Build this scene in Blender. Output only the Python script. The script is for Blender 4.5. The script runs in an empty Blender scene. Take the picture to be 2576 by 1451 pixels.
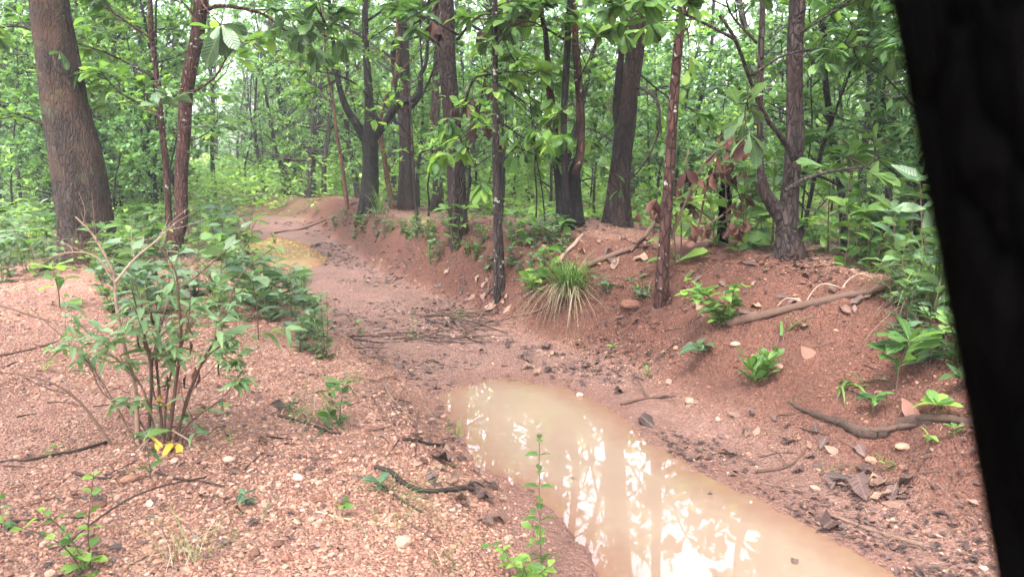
import bpy, math, random
import numpy as np
from mathutils import Vector

# ------------------------------------------------------------------ camera, sky, sun, exposure
S = bpy.context.scene
COL = S.collection
CAMZ = 1.6
PITCH = math.radians(10.0)
LENS, SENSOR = 26.0, 36.0
FPX = 2576 * LENS / SENSOR            # focal length in pixels of a 2576 x 1451 view
cam_data = bpy.data.cameras.new("camera")
cam = bpy.data.objects.new("camera", cam_data)
COL.objects.link(cam)
cam.location = (0, 0, CAMZ)
cam.rotation_euler = (math.pi / 2 - PITCH, 0, 0)
cam_data.lens = LENS
cam_data.sensor_width = SENSOR
cam_data.clip_start = 0.05
cam_data.clip_end = 600
cam_data.dof.use_dof = True
cam_data.dof.focus_distance = 5.5
cam_data.dof.aperture_fstop = 5.0
S.camera = cam

world = bpy.data.worlds.new("World")
S.world = world
world.use_nodes = True
wn, wl = world.node_tree.nodes, world.node_tree.links
wn.clear()
SUN_EL, SUN_ROT = math.radians(62), math.radians(200)
sky = wn.new("ShaderNodeTexSky")
sky.sky_type = 'NISHITA'
sky.sun_disc = False
sky.sun_elevation = SUN_EL
sky.sun_rotation = SUN_ROT
sky.air_density = 1.0
sky.dust_density = 6.0
sky.ozone_density = 0.6
hs = wn.new("ShaderNodeHueSaturation")
hs.inputs["Saturation"].default_value = 0.5      # a white overcast
bg = wn.new("ShaderNodeBackground")
bg.inputs["Strength"].default_value = 0.15
wo = wn.new("ShaderNodeOutputWorld")
wl.new(sky.outputs[0], hs.inputs["Color"])
wl.new(hs.outputs[0], bg.inputs[0])
wl.new(bg.outputs[0], wo.inputs[0])

sun_data = bpy.data.lights.new("sun", 'SUN')
sun_data.energy = 0.8
sun_data.angle = math.radians(14)
sun_data.color = (1.0, 0.97, 0.93)
sun = bpy.data.objects.new("sun", sun_data)
COL.objects.link(sun)
sun.rotation_euler = (math.pi / 2 - SUN_EL, 0, math.pi - SUN_ROT)
sun.location = (0, 0, 40)

S.view_settings.view_transform = 'Standard'
S.view_settings.look = 'None'
S.view_settings.gamma = 1.0
S.view_settings.exposure = 3.42
S.render.engine = 'CYCLES'
cy = S.cycles
cy.max_bounces = 7
cy.diffuse_bounces = 4
cy.glossy_bounces = 3
cy.transmission_bounces = 5
cy.transparent_max_bounces = 4
cy.caustics_reflective = False
cy.caustics_refractive = False
cy.use_denoising = True
cy.sample_clamp_indirect = 8.0

# ------------------------------------------------------------------ numeric helpers
RNG = np.random.default_rng(7)
FWD = np.array([0, math.cos(PITCH), -math.sin(PITCH)])
UPV = np.array([0, math.sin(PITCH), math.cos(PITCH)])


def ray(u, v):
    return np.array([1, 0, 0]) * ((u - 1288) / FPX) + FWD - UPV * ((v - 725.5) / FPX)


def at_y(u, v, y):
    """the point of the place that lies y metres ahead in direction (u, v)"""
    d = ray(u, v)
    return np.array([0, 0, CAMZ]) + d * (y / d[1])


def at_z(u, v, z):
    d = ray(u, v)
    return np.array([0, 0, CAMZ]) + d * ((z - CAMZ) / d[2])


def h2(ix, iy, seed):
    n = (ix * 374761393 + iy * 668265263 + seed * 974634777) & 0x7fffffff
    n = ((n ^ (n >> 13)) * 1274126177) & 0x7fffffff
    return ((n ^ (n >> 16)) & 0xffff) / 65535.0


def vnoise(x, y, seed=0):
    x = np.asarray(x, float); y = np.asarray(y, float)
    ix = np.floor(x).astype(np.int64); iy = np.floor(y).astype(np.int64)
    fx = x - ix; fy = y - iy
    fx = fx * fx * (3 - 2 * fx); fy = fy * fy * (3 - 2 * fy)
    a = h2(ix, iy, seed); b = h2(ix + 1, iy, seed)
    c = h2(ix, iy + 1, seed); d = h2(ix + 1, iy + 1, seed)
    return (a + (b - a) * fx) + ((c + (d - c) * fx) - (a + (b - a) * fx)) * fy - 0.5


def fbm(x, y, seed=0, oct=4, gain=0.5):
    s = 0; a = 1.0
    for i in range(oct):
        s = s + a * vnoise(x * 2 ** i, y * 2 ** i, seed + i * 17)
        a *= gain
    return s


def smooth(e0, e1, x):
    t = np.clip((x - e0) / (e1 - e0), 0, 1)
    return t * t * (3 - 2 * t)


def unit(a):
    return a / np.maximum(np.linalg.norm(a, axis=-1, keepdims=True), 1e-9)


# ------------------------------------------------------------------ terrain
def P0(u, v, z=0.0):
    p = at_z(u, v, z)
    return (p[0], p[1])


#        centre line            wl    wr    HL    RL    HR    RR   floor
LINE = [((4.6, -5.0),          0.60, 0.60, 0.18, 0.8, 0.70, 1.8, 0.00),
        ((2.6, 0.0),           0.60, 0.60, 0.18, 0.8, 0.72, 1.8, 0.00),
        (P0(1900, 1451),       0.60, 0.58, 0.18, 0.8, 0.78, 1.8, 0.00),
        (P0(1620, 1200),       0.55, 0.55, 0.18, 0.8, 0.80, 1.75, 0.00),
        (P0(1330, 980),        0.50, 0.50, 0.18, 0.7, 0.76, 1.45, 0.02),
        (P0(1080, 860),        0.50, 0.55, 0.20, 0.5, 0.72, 0.95, 0.05),
        (P0(900, 770),         0.50, 0.60, 0.22, 0.35, 0.66, 0.70, 0.06),
        (P0(800, 690),         0.55, 0.65, 0.22, 0.35, 0.64, 0.62, 0.05),
        (P0(735, 640),         0.60, 0.75, 0.22, 0.5, 0.66, 0.65, 0.05),
        (P0(680, 590),         0.80, 0.8, 0.22, 0.6, 0.62, 0.9, 0.05),
        ((-8.2, 21.0),         0.80, 0.8, 0.16, 0.8, 0.34, 1.6, 0.08),
        ((-14.0, 31.0),        1.00, 1.0, 0.1, 1.0, 0.2, 1.6, 0.1),
        ((-30.0, 60.0),        1.00, 1.0, 0.2, 1.0, 0.4, 2.0, 0.1)]
CL = np.array([l[0] for l in LINE])
CP = np.array([l[1:] for l in LINE])

POOL_PIX = [(1105, 1000), (1135, 978), (1270, 950), (1400, 972), (1530, 1020), (1600, 1085), (1720, 1165), (1850, 1230),
            (1990, 1300), (2130, 1380), (2250, 1451), (2420, 1580), (2700, 1900),
            (1900, 2100), (1640, 1700), (1540, 1480), (1490, 1400), (1440, 1350), (1370, 1270), (1300, 1215), (1210, 1180),
            (1170, 1110), (1130, 1040)]
POOL1 = np.array([P0(*p) for p in POOL_PIX])
POOL2 = np.array([P0(u, v, 0.05) for u, v in [(630, 610), (690, 594), (745, 605), (797, 630), (832, 655), (795, 672), (725, 682), (670, 676), (620, 650)]])


def sdf_poly(x, y, poly):
    d = np.full(x.shape, 1e9); inside = np.zeros(x.shape, bool)
    n = len(poly)
    for i in range(n):
        ax, ay = poly[i]; bx, by = poly[(i + 1) % n]
        ex, ey = bx - ax, by - ay
        t = np.clip(((x - ax) * ex + (y - ay) * ey) / (ex * ex + ey * ey), 0, 1)
        d = np.minimum(d, np.hypot(x - ax - t * ex, y - ay - t * ey))
        c = ((ay > y) != (by > y)) & (x < (bx - ax) * (y - ay) / (by - ay + 1e-12) + ax)
        inside ^= c
    return np.where(inside, -d, d)


def line_coords(x, y):
    best = np.full(x.shape, 1e9); sd = np.zeros(x.shape); par = np.zeros(x.shape + (CP.shape[1],))
    along = np.zeros(x.shape); acc = 0.0
    for i in range(len(CL) - 1):
        a, b = CL[i], CL[i + 1]
        e = b - a; L = np.hypot(*e)
        t = np.clip(((x - a[0]) * e[0] + (y - a[1]) * e[1]) / (L * L), 0, 1)
        dx = x - a[0] - t * e[0]; dy = y - a[1] - t * e[1]
        d = np.hypot(dx, dy)
        side = np.sign(-(e[0] * (y - a[1]) - e[1] * (x - a[0])))   # + on the right hand
        m = d < best
        best = np.where(m, d, best)
        sd = np.where(m, d * np.where(side == 0, 1, side), sd)
        along = np.where(m, acc + t * L, along)
        par = np.where(m[..., None], CP[i] * (1 - t[..., None]) + CP[i + 1] * t[..., None], par)
        acc += L
    return sd, along, par


def terrain(x, y, full=False):
    x = np.asarray(x, float); y = np.asarray(y, float)
    sd, al, p = line_coords(x, y)
    wl_, wr_, HL, RL, HR, RR, fl = [p[..., i] for i in range(7)]
    wob = 0.16 * fbm(al * 0.9, 0 * al + 3.3, 5, 3) + 0.05 * fbm(x * 3, y * 3, 9, 2)
    # right bank
    tr = (sd - wr_ + wob) / RR
    s = np.clip(tr, 0, 1)
    cut = smooth(4.5, 7.5, y)                     # far part is a steeper eroded face
    prof = (1 - cut) * (s * s * (3 - 2 * s)) ** 0.9 + cut * (0.22 * s + 0.78 * smooth(0.22, 0.72, s))
    beyond = np.clip(sd - wr_ - RR, 0, None)
    crest = HR * (1 + 0.28 * fbm(al * 0.55, sd * 0.25, 21, 3))
    right = fl + prof * crest - np.minimum(beyond * 0.10, 0.34) * smooth(0, 1.2, beyond) + 0.10 * fbm(x * 0.5, y * 0.5, 31, 3) * smooth(0, 2, beyond)
    # left side
    tl = (-sd - wl_ + wob) / RL
    q = smooth(0, 1, tl)
    left = fl + q * HL + 0.07 * fbm(x * 0.6, y * 0.6, 41, 3) * smooth(0.5, 2.5, -sd - wl_)
    z = np.where(sd > 0, right, left)
    # red heap where the trail bends behind the far pool
    for (hx, hy), hr, hh in HEAPS:
        r = np.hypot(x - hx, (y - hy)) / hr
        z = z + hh * np.exp(-r * r * 1.6)
    # surface roughness
    face = smooth(0.05, 0.4, tr) * (1 - smooth(0.9, 1.2, tr)) * (sd > 0)
    z = z + 0.018 * fbm(x * 4, y * 4, 51, 4) + face * (0.085 * fbm(al * 5.5, sd * 1.2, 61, 4) + 0.07 * fbm(x * 2.2, y * 2.2, 62, 3))
    z = z + 0.012 * fbm(x * 17, y * 17, 71, 2)
    # pools
    s1 = sdf_poly(x, y, POOL1) + 0.05 * fbm(x * 5, y * 5, 81, 4)
    s2 = sdf_poly(x, y, POOL2) + 0.08 * fbm(x * 3, y * 3, 82, 3)
    zp = np.clip(0.10 * s1, -0.10, None) + 0.004 * fbm(x * 22, y * 22, 83, 2)
    w = smooth(0.0, 0.45, s1)
    z = w * z + (1 - w) * zp
    z = np.where(s1 > 0.02, np.maximum(z, 0.006 + 0.02 * np.minimum(s1, 1)), z)
    zp2 = 0.05 + np.clip(0.10 * s2, -0.10, None)
    w = smooth(0.0, 0.6, s2)
    z = w * z + (1 - w) * zp2
    z = z + 2.5 * smooth(55, 200, np.hypot(x, y))
    if not full:
        return z
    wet = np.maximum(1 - smooth(0.0, 0.55, s1), 1 - smooth(0, 0.9, s2)) * 0.9
    floor = (1 - smooth(0.0, 0.35, tr)) * (1 - smooth(0.0, 0.5, tl))
    bank = smooth(0.1, 0.35, tr) * (1 - smooth(0.95, 1.25, tr)) * (sd > 0)
    forest = np.where(sd > 0, smooth(0.8, 3.0, beyond), smooth(0.0, 1.5, y - 8.3 + 0.6 * fbm(x, y, 3)) * smooth(0.6, 1.2, -sd))
    forest = np.maximum(forest, smooth(16.2, 19.0, y + 1.2 * fbm(x * .7, y * .7, 14)) * 0.92)
    return z, wet, floor, bank, forest


HEAPS = [(tuple(at_y(1490, 590, 8.6)[:2]), 1.5, 0.26), (tuple(at_y(1180, 600, 9.6)[:2]), 1.2, 0.12), (P0(700, 545, 0.3), 2.0, 0.10), (P0(620, 540, 0.3), 1.8, 0.16), (P0(1950, 650, 0.75), 1.0, 0.10)]


def gz(x, y):
    return float(terrain(np.array([x]), np.array([y]))[0])


_T = np.concatenate([np.linspace(0.8, 12, 900), np.linspace(12.02, 70, 900)])


def ground(u, v):
    """where the line of sight (u, v) of the photograph meets the terrain"""
    d = ray(u, v)
    pts = np.array([0, 0, CAMZ]) + np.outer(_T / d[1], d)
    z = terrain(pts[:, 0], pts[:, 1])
    below = np.nonzero(pts[:, 2] < z)[0]
    i = below[0] if len(below) else len(_T) - 1
    return np.array([pts[i, 0], pts[i, 1], z[i]])


def project(p):
    d = np.asarray(p) - np.array([0, 0, CAMZ])
    z = d @ FWD
    return 1288 + FPX * d[0] / z, 725.5 - FPX * (d @ UPV) / z, z


# ------------------------------------------------------------------ mesh building
class Mesh:
    """collects vertices, faces and a per-vertex vector 'leaf' (tint, across, along)"""

    def __init__(self):
        self.v, self.a, self.f = [], [], {3: [], 4: []}
        self.n = 0

    def add(self, v, tris=None, quads=None, att=None):
        v = np.asarray(v, np.float32).reshape(-1, 3)
        self.v.append(v)
        self.a.append(np.zeros((len(v), 3), np.float32) if att is None else np.asarray(att, np.float32).reshape(-1, 3))
        if tris is not None and len(tris):
            self.f[3].append(np.asarray(tris, np.int64).reshape(-1, 3) + self.n)
        if quads is not None and len(quads):
            self.f[4].append(np.asarray(quads, np.int64).reshape(-1, 4) + self.n)
        self.n += len(v)

    def data(self, name, mat, smooth_=True):
        me = bpy.data.meshes.new(name)
        if self.n == 0:
            return me
        v = np.concatenate(self.v); a = np.concatenate(self.a)
        t = np.concatenate(self.f[3]) if self.f[3] else np.zeros((0, 3), np.int64)
        q = np.concatenate(self.f[4]) if self.f[4] else np.zeros((0, 4), np.int64)
        me.vertices.add(len(v))
        me.vertices.foreach_set("co", v.ravel())
        loops = np.concatenate([t.ravel(), q.ravel()]).astype(np.int32)
        me.loops.add(len(loops))
        me.loops.foreach_set("vertex_index", loops)
        tot = np.concatenate([np.full(len(t), 3), np.full(len(q), 4)]).astype(np.int32)
        me.polygons.add(len(tot))
        me.polygons.foreach_set("loop_start", np.concatenate([[0], np.cumsum(tot)[:-1]]).astype(np.int32))
        me.polygons.foreach_set("loop_total", tot)
        me.polygons.foreach_set("use_smooth", np.full(len(tot), smooth_, bool))
        at = me.attributes.new("leaf", 'FLOAT_VECTOR', 'POINT')
        at.data.foreach_set("vector", a.ravel())
        me.update(calc_edges=True)
        if mat is not None:
            me.materials.append(mat)
        return me

    def build(self, name, mat, parent=None, loc=None, smooth_=True):
        if loc is not None:
            self.v = [v - np.asarray(loc, np.float32) for v in self.v]
        o = bpy.data.objects.new(name, self.data(name, mat, smooth_))
        COL.objects.link(o)
        if parent is not None:
            o.parent = parent
        elif loc is not None:
            o.location = [float(c) for c in loc]
        return o


def catmull(p, n):
    p = np.asarray(p, float)
    if len(p) == 2:
        t = np.linspace(0, 1, n)[:, None]
        return p[0] * (1 - t) + p[1] * t
    q = np.vstack([2 * p[0] - p[1], p, 2 * p[-1] - p[-2]])
    s = np.linspace(0, len(p) - 1 - 1e-6, n)
    i = s.astype(int); t = (s - i)[:, None]
    a, b, c, d = q[i], q[i + 1], q[i + 2], q[i + 3]
    return 0.5 * (2 * b + (c - a) * t + (2 * a - 5 * b + 4 * c - d) * t ** 2 + (3 * b - a - 3 * c + d) * t ** 3)


def tube(m, pts, rad, sides=6, n=None, bark=0.0, seed=0, tint=0.5, cap=True, flare=0.0):
    pts = np.asarray(pts, float); rad = np.asarray(rad, float) * np.ones(len(pts))
    n = n or len(pts) * 3
    C = catmull(np.column_stack([pts, rad]), n)
    c, r = C[:, :3], np.maximum(C[:, 3], 1e-4)
    tan = unit(np.gradient(c, axis=0))
    ref = np.array([0.31, 0.95, 0.05]) if abs(tan[:, 2]).mean() > 0.7 else np.array([0.1, 0.13, 1.0])
    s = unit(np.cross(tan, ref)); w = np.cross(s, tan)
    ang = np.linspace(0, 2 * np.pi, sides, endpoint=False)
    R = r[:, None] * np.ones(sides)
    if bark:
        L = np.concatenate([[0], np.cumsum(np.linalg.norm(np.diff(c, axis=0), axis=1))])
        A = ang[None, :]; X = np.cos(A) * 2 + 5; Y = np.sin(A) * 2 + 5
        LL = L[:, None]
        n1 = fbm(X * 3.2 + 0 * LL, Y * 3.2 + LL * 1.3, seed, 3) + fbm(X * 1.0 + LL * 0.7, Y * 1.0 + 0 * LL, seed + 3, 2) * 0.7
        R = R * (1 + bark * n1)
    if flare:
        L = np.linspace(0, 1, n)[:, None]
        A = ang[None, :]
        R = R * (1 + flare * np.exp(-L * 9) * (1 + 0.7 * np.sin(A * 4 + seed) + 0.4 * np.sin(A * 7 + seed * 2)))
    V = c[:, None, :] + R[..., None] * (np.cos(ang)[None, :, None] * s[:, None, :] + np.sin(ang)[None, :, None] * w[:, None, :])
    V = V.reshape(-1, 3)
    i = np.arange(n - 1)[:, None] * sides; j = np.arange(sides)[None, :]; k = (j + 1) % sides
    Q = np.stack([i + j, i + k, i + sides + k, i + sides + j], -1).reshape(-1, 4)
    T = None
    if cap:
        V = np.vstack([V, c[0], c[-1] + tan[-1] * r[-1] * 0.3])
        b = n * sides
        jj = np.arange(sides); kk = (jj + 1) % sides
        T = np.vstack([np.stack([np.full(sides, b), kk, jj], -1), np.stack([np.full(sides, b + 1), (n - 1) * sides + jj, (n - 1) * sides + kk], -1)])
    m.add(V, T, Q, np.tile([tint, 0, 0], (len(V), 1)))


# leaf templates: rows of (along t, half width w); midrib vertex in each inner row
SHAPES = {
    'oval': [(0, 0), (0.10, 0.25), (0.34, 0.85), (0.62, 1.0), (0.86, 0.62), (1, 0)],
    'obovate': [(0, 0), (0.12, 0.16), (0.36, 0.50), (0.66, 0.98), (0.88, 0.86), (1, 0)],
    'lance': [(0, 0), (0.10, 0.35), (0.32, 1.0), (0.60, 0.80), (0.84, 0.34), (1, 0)],
    'heart': [(0, 0), (0.06, 0.70), (0.30, 1.0), (0.58, 0.80), (0.82, 0.42), (1, 0)],
    'far': [(0, 0), (0.5, 1.0), (1, 0)],
}


def leaf_template(shape):
    rows = SHAPES[shape]
    P, T, Q = [], [], []
    idx = []
    for (t, w) in rows:
        if w == 0:
            idx.append((len(P),)); P.append((t, 0.0))
        else:
            b = len(P); idx.append((b, b + 1, b + 2))
            P += [(t, -w), (t, 0.0), (t, w)]
    for a, b in zip(idx[:-1], idx[1:]):
        if len(a) == 1:
            T += [(a[0], b[1], b[0]), (a[0], b[2], b[1])]
        elif len(b) == 1:
            T += [(a[0], a[1], b[0]), (a[1], a[2], b[0])]
        else:
            Q += [(a[0], a[1], b[1], b[0]), (a[1], a[2], b[2], b[1])]
    return np.array(P), np.array(T), np.array(Q).reshape(-1, 4)


def leaves(m, pos, dirs, length, width, shape='oval', droop=0.25, fold=0.25, up=None, rng=RNG, tint=None, wave=0.0):
    pos = np.asarray(pos, float).reshape(-1, 3); n = len(pos)
    if n == 0:
        return
    d = unit(np.asarray(dirs, float).reshape(-1, 3))
    length = np.asarray(length) * np.ones(n); width = np.asarray(width) * np.ones(n)
    if up is None:
        up = np.tile([0, 0, 1.0], (n, 1)) + rng.normal(0, 0.35, (n, 3))
    side = unit(np.cross(d, up)); nor = np.cross(side, d)
    P, T, Q = leaf_template(shape)
    t, s = P[:, 0], P[:, 1]
    dr = (np.asarray(droop) * np.ones(n))
    fo = (np.asarray(fold) * np.ones(n))
    dd = dr * rng.uniform(0.4, 1.4, n)
    zoff = -dd[:, None] * length[:, None] * t[None] ** 2 + fo[:, None] * np.abs(s)[None] * width[:, None] * 0.5
    if wave:
        zoff = zoff + wave * width[:, None] * np.sin(t[None] * 9 + rng.uniform(0, 6, n)[:, None] + s[None] * 1.5) * np.abs(s)[None]
    tl = t[None] * length[:, None] * (1 - 0.25 * dd[:, None] * t[None])
    V = pos[:, None] + tl[..., None] * d[:, None] + (s[None] * width[:, None] * 0.5)[..., None] * side[:, None] + zoff[..., None] * nor[:, None]
    k = len(P)
    tint = rng.uniform(0, 1, n) if tint is None else np.asarray(tint) * np.ones(n)
    A = np.stack([np.repeat(tint[:, None], k, 1), np.repeat(np.sign(s)[None] * np.abs(s), n, 0), np.repeat(t[None], n, 0)], -1)
    off = (np.arange(n) * k)[:, None, None]
    m.add(V.reshape(-1, 3), (T[None] + off).reshape(-1, 3), (Q[None] + off).reshape(-1, 4) if len(Q) else None, A.reshape(-1, 3))


def rdir(rng, n, zmean=0.0, zs=0.4):
    a = rng.uniform(0, 2 * np.pi, n)
    return unit(np.stack([np.cos(a), np.sin(a), rng.normal(zmean, zs, n)], -1))


# ------------------------------------------------------------------ materials
def nodes_of(name):
    m = bpy.data.materials.new(name)
    m.use_nodes = True
    nt = m.node_tree
    nt.nodes.clear()
    out = nt.nodes.new("ShaderNodeOutputMaterial")
    return m, nt, out


def N(nt, kind, **kw):
    n = nt.nodes.new(kind)
    for k, v in kw.items():
        if k.startswith("_"):
            setattr(n, k[1:], v)
        else:
            n.inputs[k].default_value = v
    return n


def ramp(nt, stops, src, interp='LINEAR'):
    r = nt.nodes.new("ShaderNodeValToRGB")
    r.color_ramp.interpolation = interp
    e = r.color_ramp.elements
    while len(e) > 1:
        e.remove(e[-1])
    e[0].position = stops[0][0]; e[0].color = (*stops[0][1], 1)
    for p, c in stops[1:]:
        x = e.new(p); x.color = (*c, 1)
    nt.links.new(src, r.inputs[0])
    return r.outputs[0]


def mixc(nt, fac, a, b, blend='MIX'):
    n = nt.nodes.new("ShaderNodeMix")
    n.data_type = 'RGBA'; n.blend_type = blend
    for sock, val in ((n.inputs[0], fac), (n.inputs[6], a), (n.inputs[7], b)):
        if isinstance(val, (int, float)):
            sock.default_value = val
        elif isinstance(val, tuple):
            sock.default_value = (*val, 1)
        else:
            nt.links.new(val, sock)
    return n.outputs[2]


def math_(nt, op, a, b=0.0, clamp=False):
    n = nt.nodes.new("ShaderNodeMath"); n.operation = op; n.use_clamp = clamp
    for sock, val in ((n.inputs[0], a), (n.inputs[1], b)):
        if isinstance(val, (int, float)):
            sock.default_value = val
        else:
            nt.links.new(val, sock)
    return n.outputs[0]


def leaf_material(name, stops, trans=0.42, rough=0.42, rib=(0.20, 0.26, 0.08), ribfac=0.45, spec=0.35, yellow=1.25):
    m, nt, out = nodes_of(name)
    at = N(nt, "ShaderNodeAttribute", _attribute_name="leaf")
    sep = N(nt, "ShaderNodeSeparateXYZ")
    nt.links.new(at.outputs["Vector"], sep.inputs[0])
    oi = N(nt, "ShaderNodeObjectInfo")
    tc = N(nt, "ShaderNodeNewGeometry")
    nz = N(nt, "ShaderNodeTexNoise", Scale=28.0, Detail=3.0)
    nt.links.new(tc.outputs["Position"], nz.inputs["Vector"])
    t = math_(nt, 'ADD', sep.outputs[0], math_(nt, 'MULTIPLY', math_(nt, 'SUBTRACT', oi.outputs["Random"], 0.5), 0.35))
    t = math_(nt, 'ADD', t, math_(nt, 'MULTIPLY', math_(nt, 'SUBTRACT', nz.outputs[0], 0.5), 0.35), True)
    c = ramp(nt, stops, t)
    ab = math_(nt, 'ABSOLUTE', sep.outputs[1])
    ribm = math_(nt, 'MULTIPLY', math_(nt, 'LESS_THAN', ab, 0.085), ribfac)
    # side veins
    vein = math_(nt, 'SINE', math_(nt, 'MULTIPLY', math_(nt, 'SUBTRACT', sep.outputs[2], math_(nt, 'MULTIPLY', ab, 0.22)), 62.0))
    ribm = math_(nt, 'MAXIMUM', ribm, math_(nt, 'MULTIPLY', math_(nt, 'GREATER_THAN', vein, 0.86), ribfac * 0.45))
    c = mixc(nt, ribm, c, rib)
    bs = N(nt, "ShaderNodeBsdfPrincipled", Roughness=rough)
    bs.inputs["Specular IOR Level"].default_value = spec
    nt.links.new(c, bs.inputs["Base Color"])
    bmp = N(nt, "ShaderNodeBump", Strength=0.25, Distance=0.01)
    nt.links.new(vein, bmp.inputs["Height"])
    nt.links.new(bmp.outputs[0], bs.inputs["Normal"])
    if trans:
        tr = N(nt, "ShaderNodeBsdfTranslucent")
        nt.links.new(mixc(nt, 1.0, c, (yellow * 1.08, yellow * 1.12, yellow * 0.66), 'MULTIPLY'), tr.inputs["Color"])
        mx = N(nt, "ShaderNodeMixShader", Fac=trans)
        nt.links.new(bs.outputs[0], mx.inputs[1]); nt.links.new(tr.outputs[0], mx.inputs[2])
        nt.links.new(mx.outputs[0], out.inputs[0])
    else:
        nt.links.new(bs.outputs[0], out.inputs[0])
    return m


def bark_material(name, dark, mid, light, lichen=0.0, char=0.0, scale=1.0, moss=0.0, red=None, spec=0.25):
    m, nt, out = nodes_of(name)
    tc = N(nt, "ShaderNodeTexCoord")
    mp = N(nt, "ShaderNodeMapping")
    mp.inputs["Scale"].default_value = (9 * scale, 9 * scale, 1.6 * scale)
    nt.links.new(tc.outputs["Object"], mp.inputs[0])
    n1 = N(nt, "ShaderNodeTexNoise", Scale=2.2, Detail=8.0, Roughness=0.65)
    nt.links.new(mp.outputs[0], n1.inputs["Vector"])
    vo = N(nt, "ShaderNodeTexVoronoi", Scale=2.6)
    vo.feature = 'DISTANCE_TO_EDGE'
    mp2 = N(nt, "ShaderNodeMapping")
    mp2.inputs["Scale"].default_value = (10 * scale, 10 * scale, 3.2 * scale)
    nt.links.new(tc.outputs["Object"], mp2.inputs[0])
    wv = N(nt, "ShaderNodeTexNoise", Scale=3.0, Detail=4.0)
    nt.links.new(mp2.outputs[0], wv.inputs["Vector"])
    nt.links.new(mixc(nt, 0.35, mp2.outputs[0], wv.outputs["Color"], 'ADD'), vo.inputs["Vector"])
    crack = math_(nt, 'MULTIPLY', vo.outputs["Distance"], 6.0, True)
    c = ramp(nt, [(0.30, dark), (0.5, mid), (0.72, light)], n1.outputs[0])
    c = mixc(nt, math_(nt, 'MULTIPLY', math_(nt, 'SUBTRACT', 1.0, crack), 0.75), c, tuple(x * 0.35 for x in dark))
    big = N(nt, "ShaderNodeTexNoise", Scale=1.7, Detail=4.0)
    nt.links.new(tc.outputs["Object"], big.inputs["Vector"])
    if red:
        c = mixc(nt, ramp(nt, [(0.48, (0, 0, 0)), (0.62, (1, 1, 1))], big.outputs[0]), c, red)
    if lichen:
        ln = N(nt, "ShaderNodeTexNoise", Scale=17.0, Detail=3.0)
        nt.links.new(tc.outputs["Object"], ln.inputs["Vector"])
        c = mixc(nt, ramp(nt, [(0.665 - 0.06 * lichen, (0, 0, 0)), (0.70 - 0.06 * lichen, (1, 1, 1))], ln.outputs[0]), c, (0.30, 0.31, 0.27))
    if moss:
        ln = N(nt, "ShaderNodeTexNoise", Scale=5.0, Detail=6.0)
        nt.links.new(tc.outputs["Object"], ln.inputs["Vector"])
        c = mixc(nt, ramp(nt, [(0.55, (0, 0, 0)), (0.75, (moss, moss, moss))], ln.outputs[0]), c, (0.10, 0.12, 0.06))
    if char:
        sp = N(nt, "ShaderNodeSeparateXYZ")
        nt.links.new(tc.outputs["Object"], sp.inputs[0])
        hgt = math_(nt, 'ADD', sp.outputs[2], math_(nt, 'MULTIPLY', math_(nt, 'SUBTRACT', big.outputs[0], 0.5), 2.2))
        k = ramp(nt, [(0.0, (1, 1, 1)), (1.0, (0, 0, 0))], math_(nt, 'MULTIPLY', math_(nt, 'SUBTRACT', hgt, char - 0.35), 1.4, True))
        c = mixc(nt, k, c, (0.012, 0.011, 0.012))
    bs = N(nt, "ShaderNodeBsdfPrincipled", Roughness=0.9)
    bs.inputs["Specular IOR Level"].default_value = spec
    nt.links.new(c, bs.inputs["Base Color"])
    h = math_(nt, 'ADD', math_(nt, 'MULTIPLY', n1.outputs[0], 0.7), math_(nt, 'MULTIPLY', crack, 0.5))
    bmp = N(nt, "ShaderNodeBump", Strength=0.9, Distance=0.03)
    nt.links.new(h, bmp.inputs["Height"])
    nt.links.new(bmp.outputs[0], bs.inputs["Normal"])
    nt.links.new(bs.outputs[0], out.inputs[0])
    return m


def tint_material(name, stops, rough=0.8, spec=0.3, nscale=30.0, namp=0.3, bump=0.4, trans=0.0):
    """colour from the vertex tint along a ramp, with noise: twigs, stones, dead leaves"""
    m, nt, out = nodes_of(name)
    at = N(nt, "ShaderNodeAttribute", _attribute_name="leaf")
    sep = N(nt, "ShaderNodeSeparateXYZ")
    nt.links.new(at.outputs["Vector"], sep.inputs[0])
    oi = N(nt, "ShaderNodeObjectInfo")
    g = N(nt, "ShaderNodeTexCoord")
    nz = N(nt, "ShaderNodeTexNoise", Scale=nscale, Detail=4.0)
    nt.links.new(g.outputs["Object"], nz.inputs["Vector"])
    t = math_(nt, 'ADD', sep.outputs[0], math_(nt, 'MULTIPLY', math_(nt, 'SUBTRACT', nz.outputs[0], 0.5), namp), True)
    c = ramp(nt, stops, t)
    bs = N(nt, "ShaderNodeBsdfPrincipled", Roughness=rough)
    bs.inputs["Specular IOR Level"].default_value = spec
    nt.links.new(c, bs.inputs["Base Color"])
    if bump:
        bmp = N(nt, "ShaderNodeBump", Strength=bump, Distance=0.006)
        nt.links.new(nz.outputs[0], bmp.inputs["Height"])
        nt.links.new(bmp.outputs[0], bs.inputs["Normal"])
    if trans:
        tr = N(nt, "ShaderNodeBsdfTranslucent")
        nt.links.new(c, tr.inputs["Color"])
        mx = N(nt, "ShaderNodeMixShader", Fac=trans)
        nt.links.new(bs.outputs[0], mx.inputs[1]); nt.links.new(tr.outputs[0], mx.inputs[2])
        nt.links.new(mx.outputs[0], out.inputs[0])
    else:
        nt.links.new(bs.outputs[0], out.inputs[0])
    return m


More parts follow.
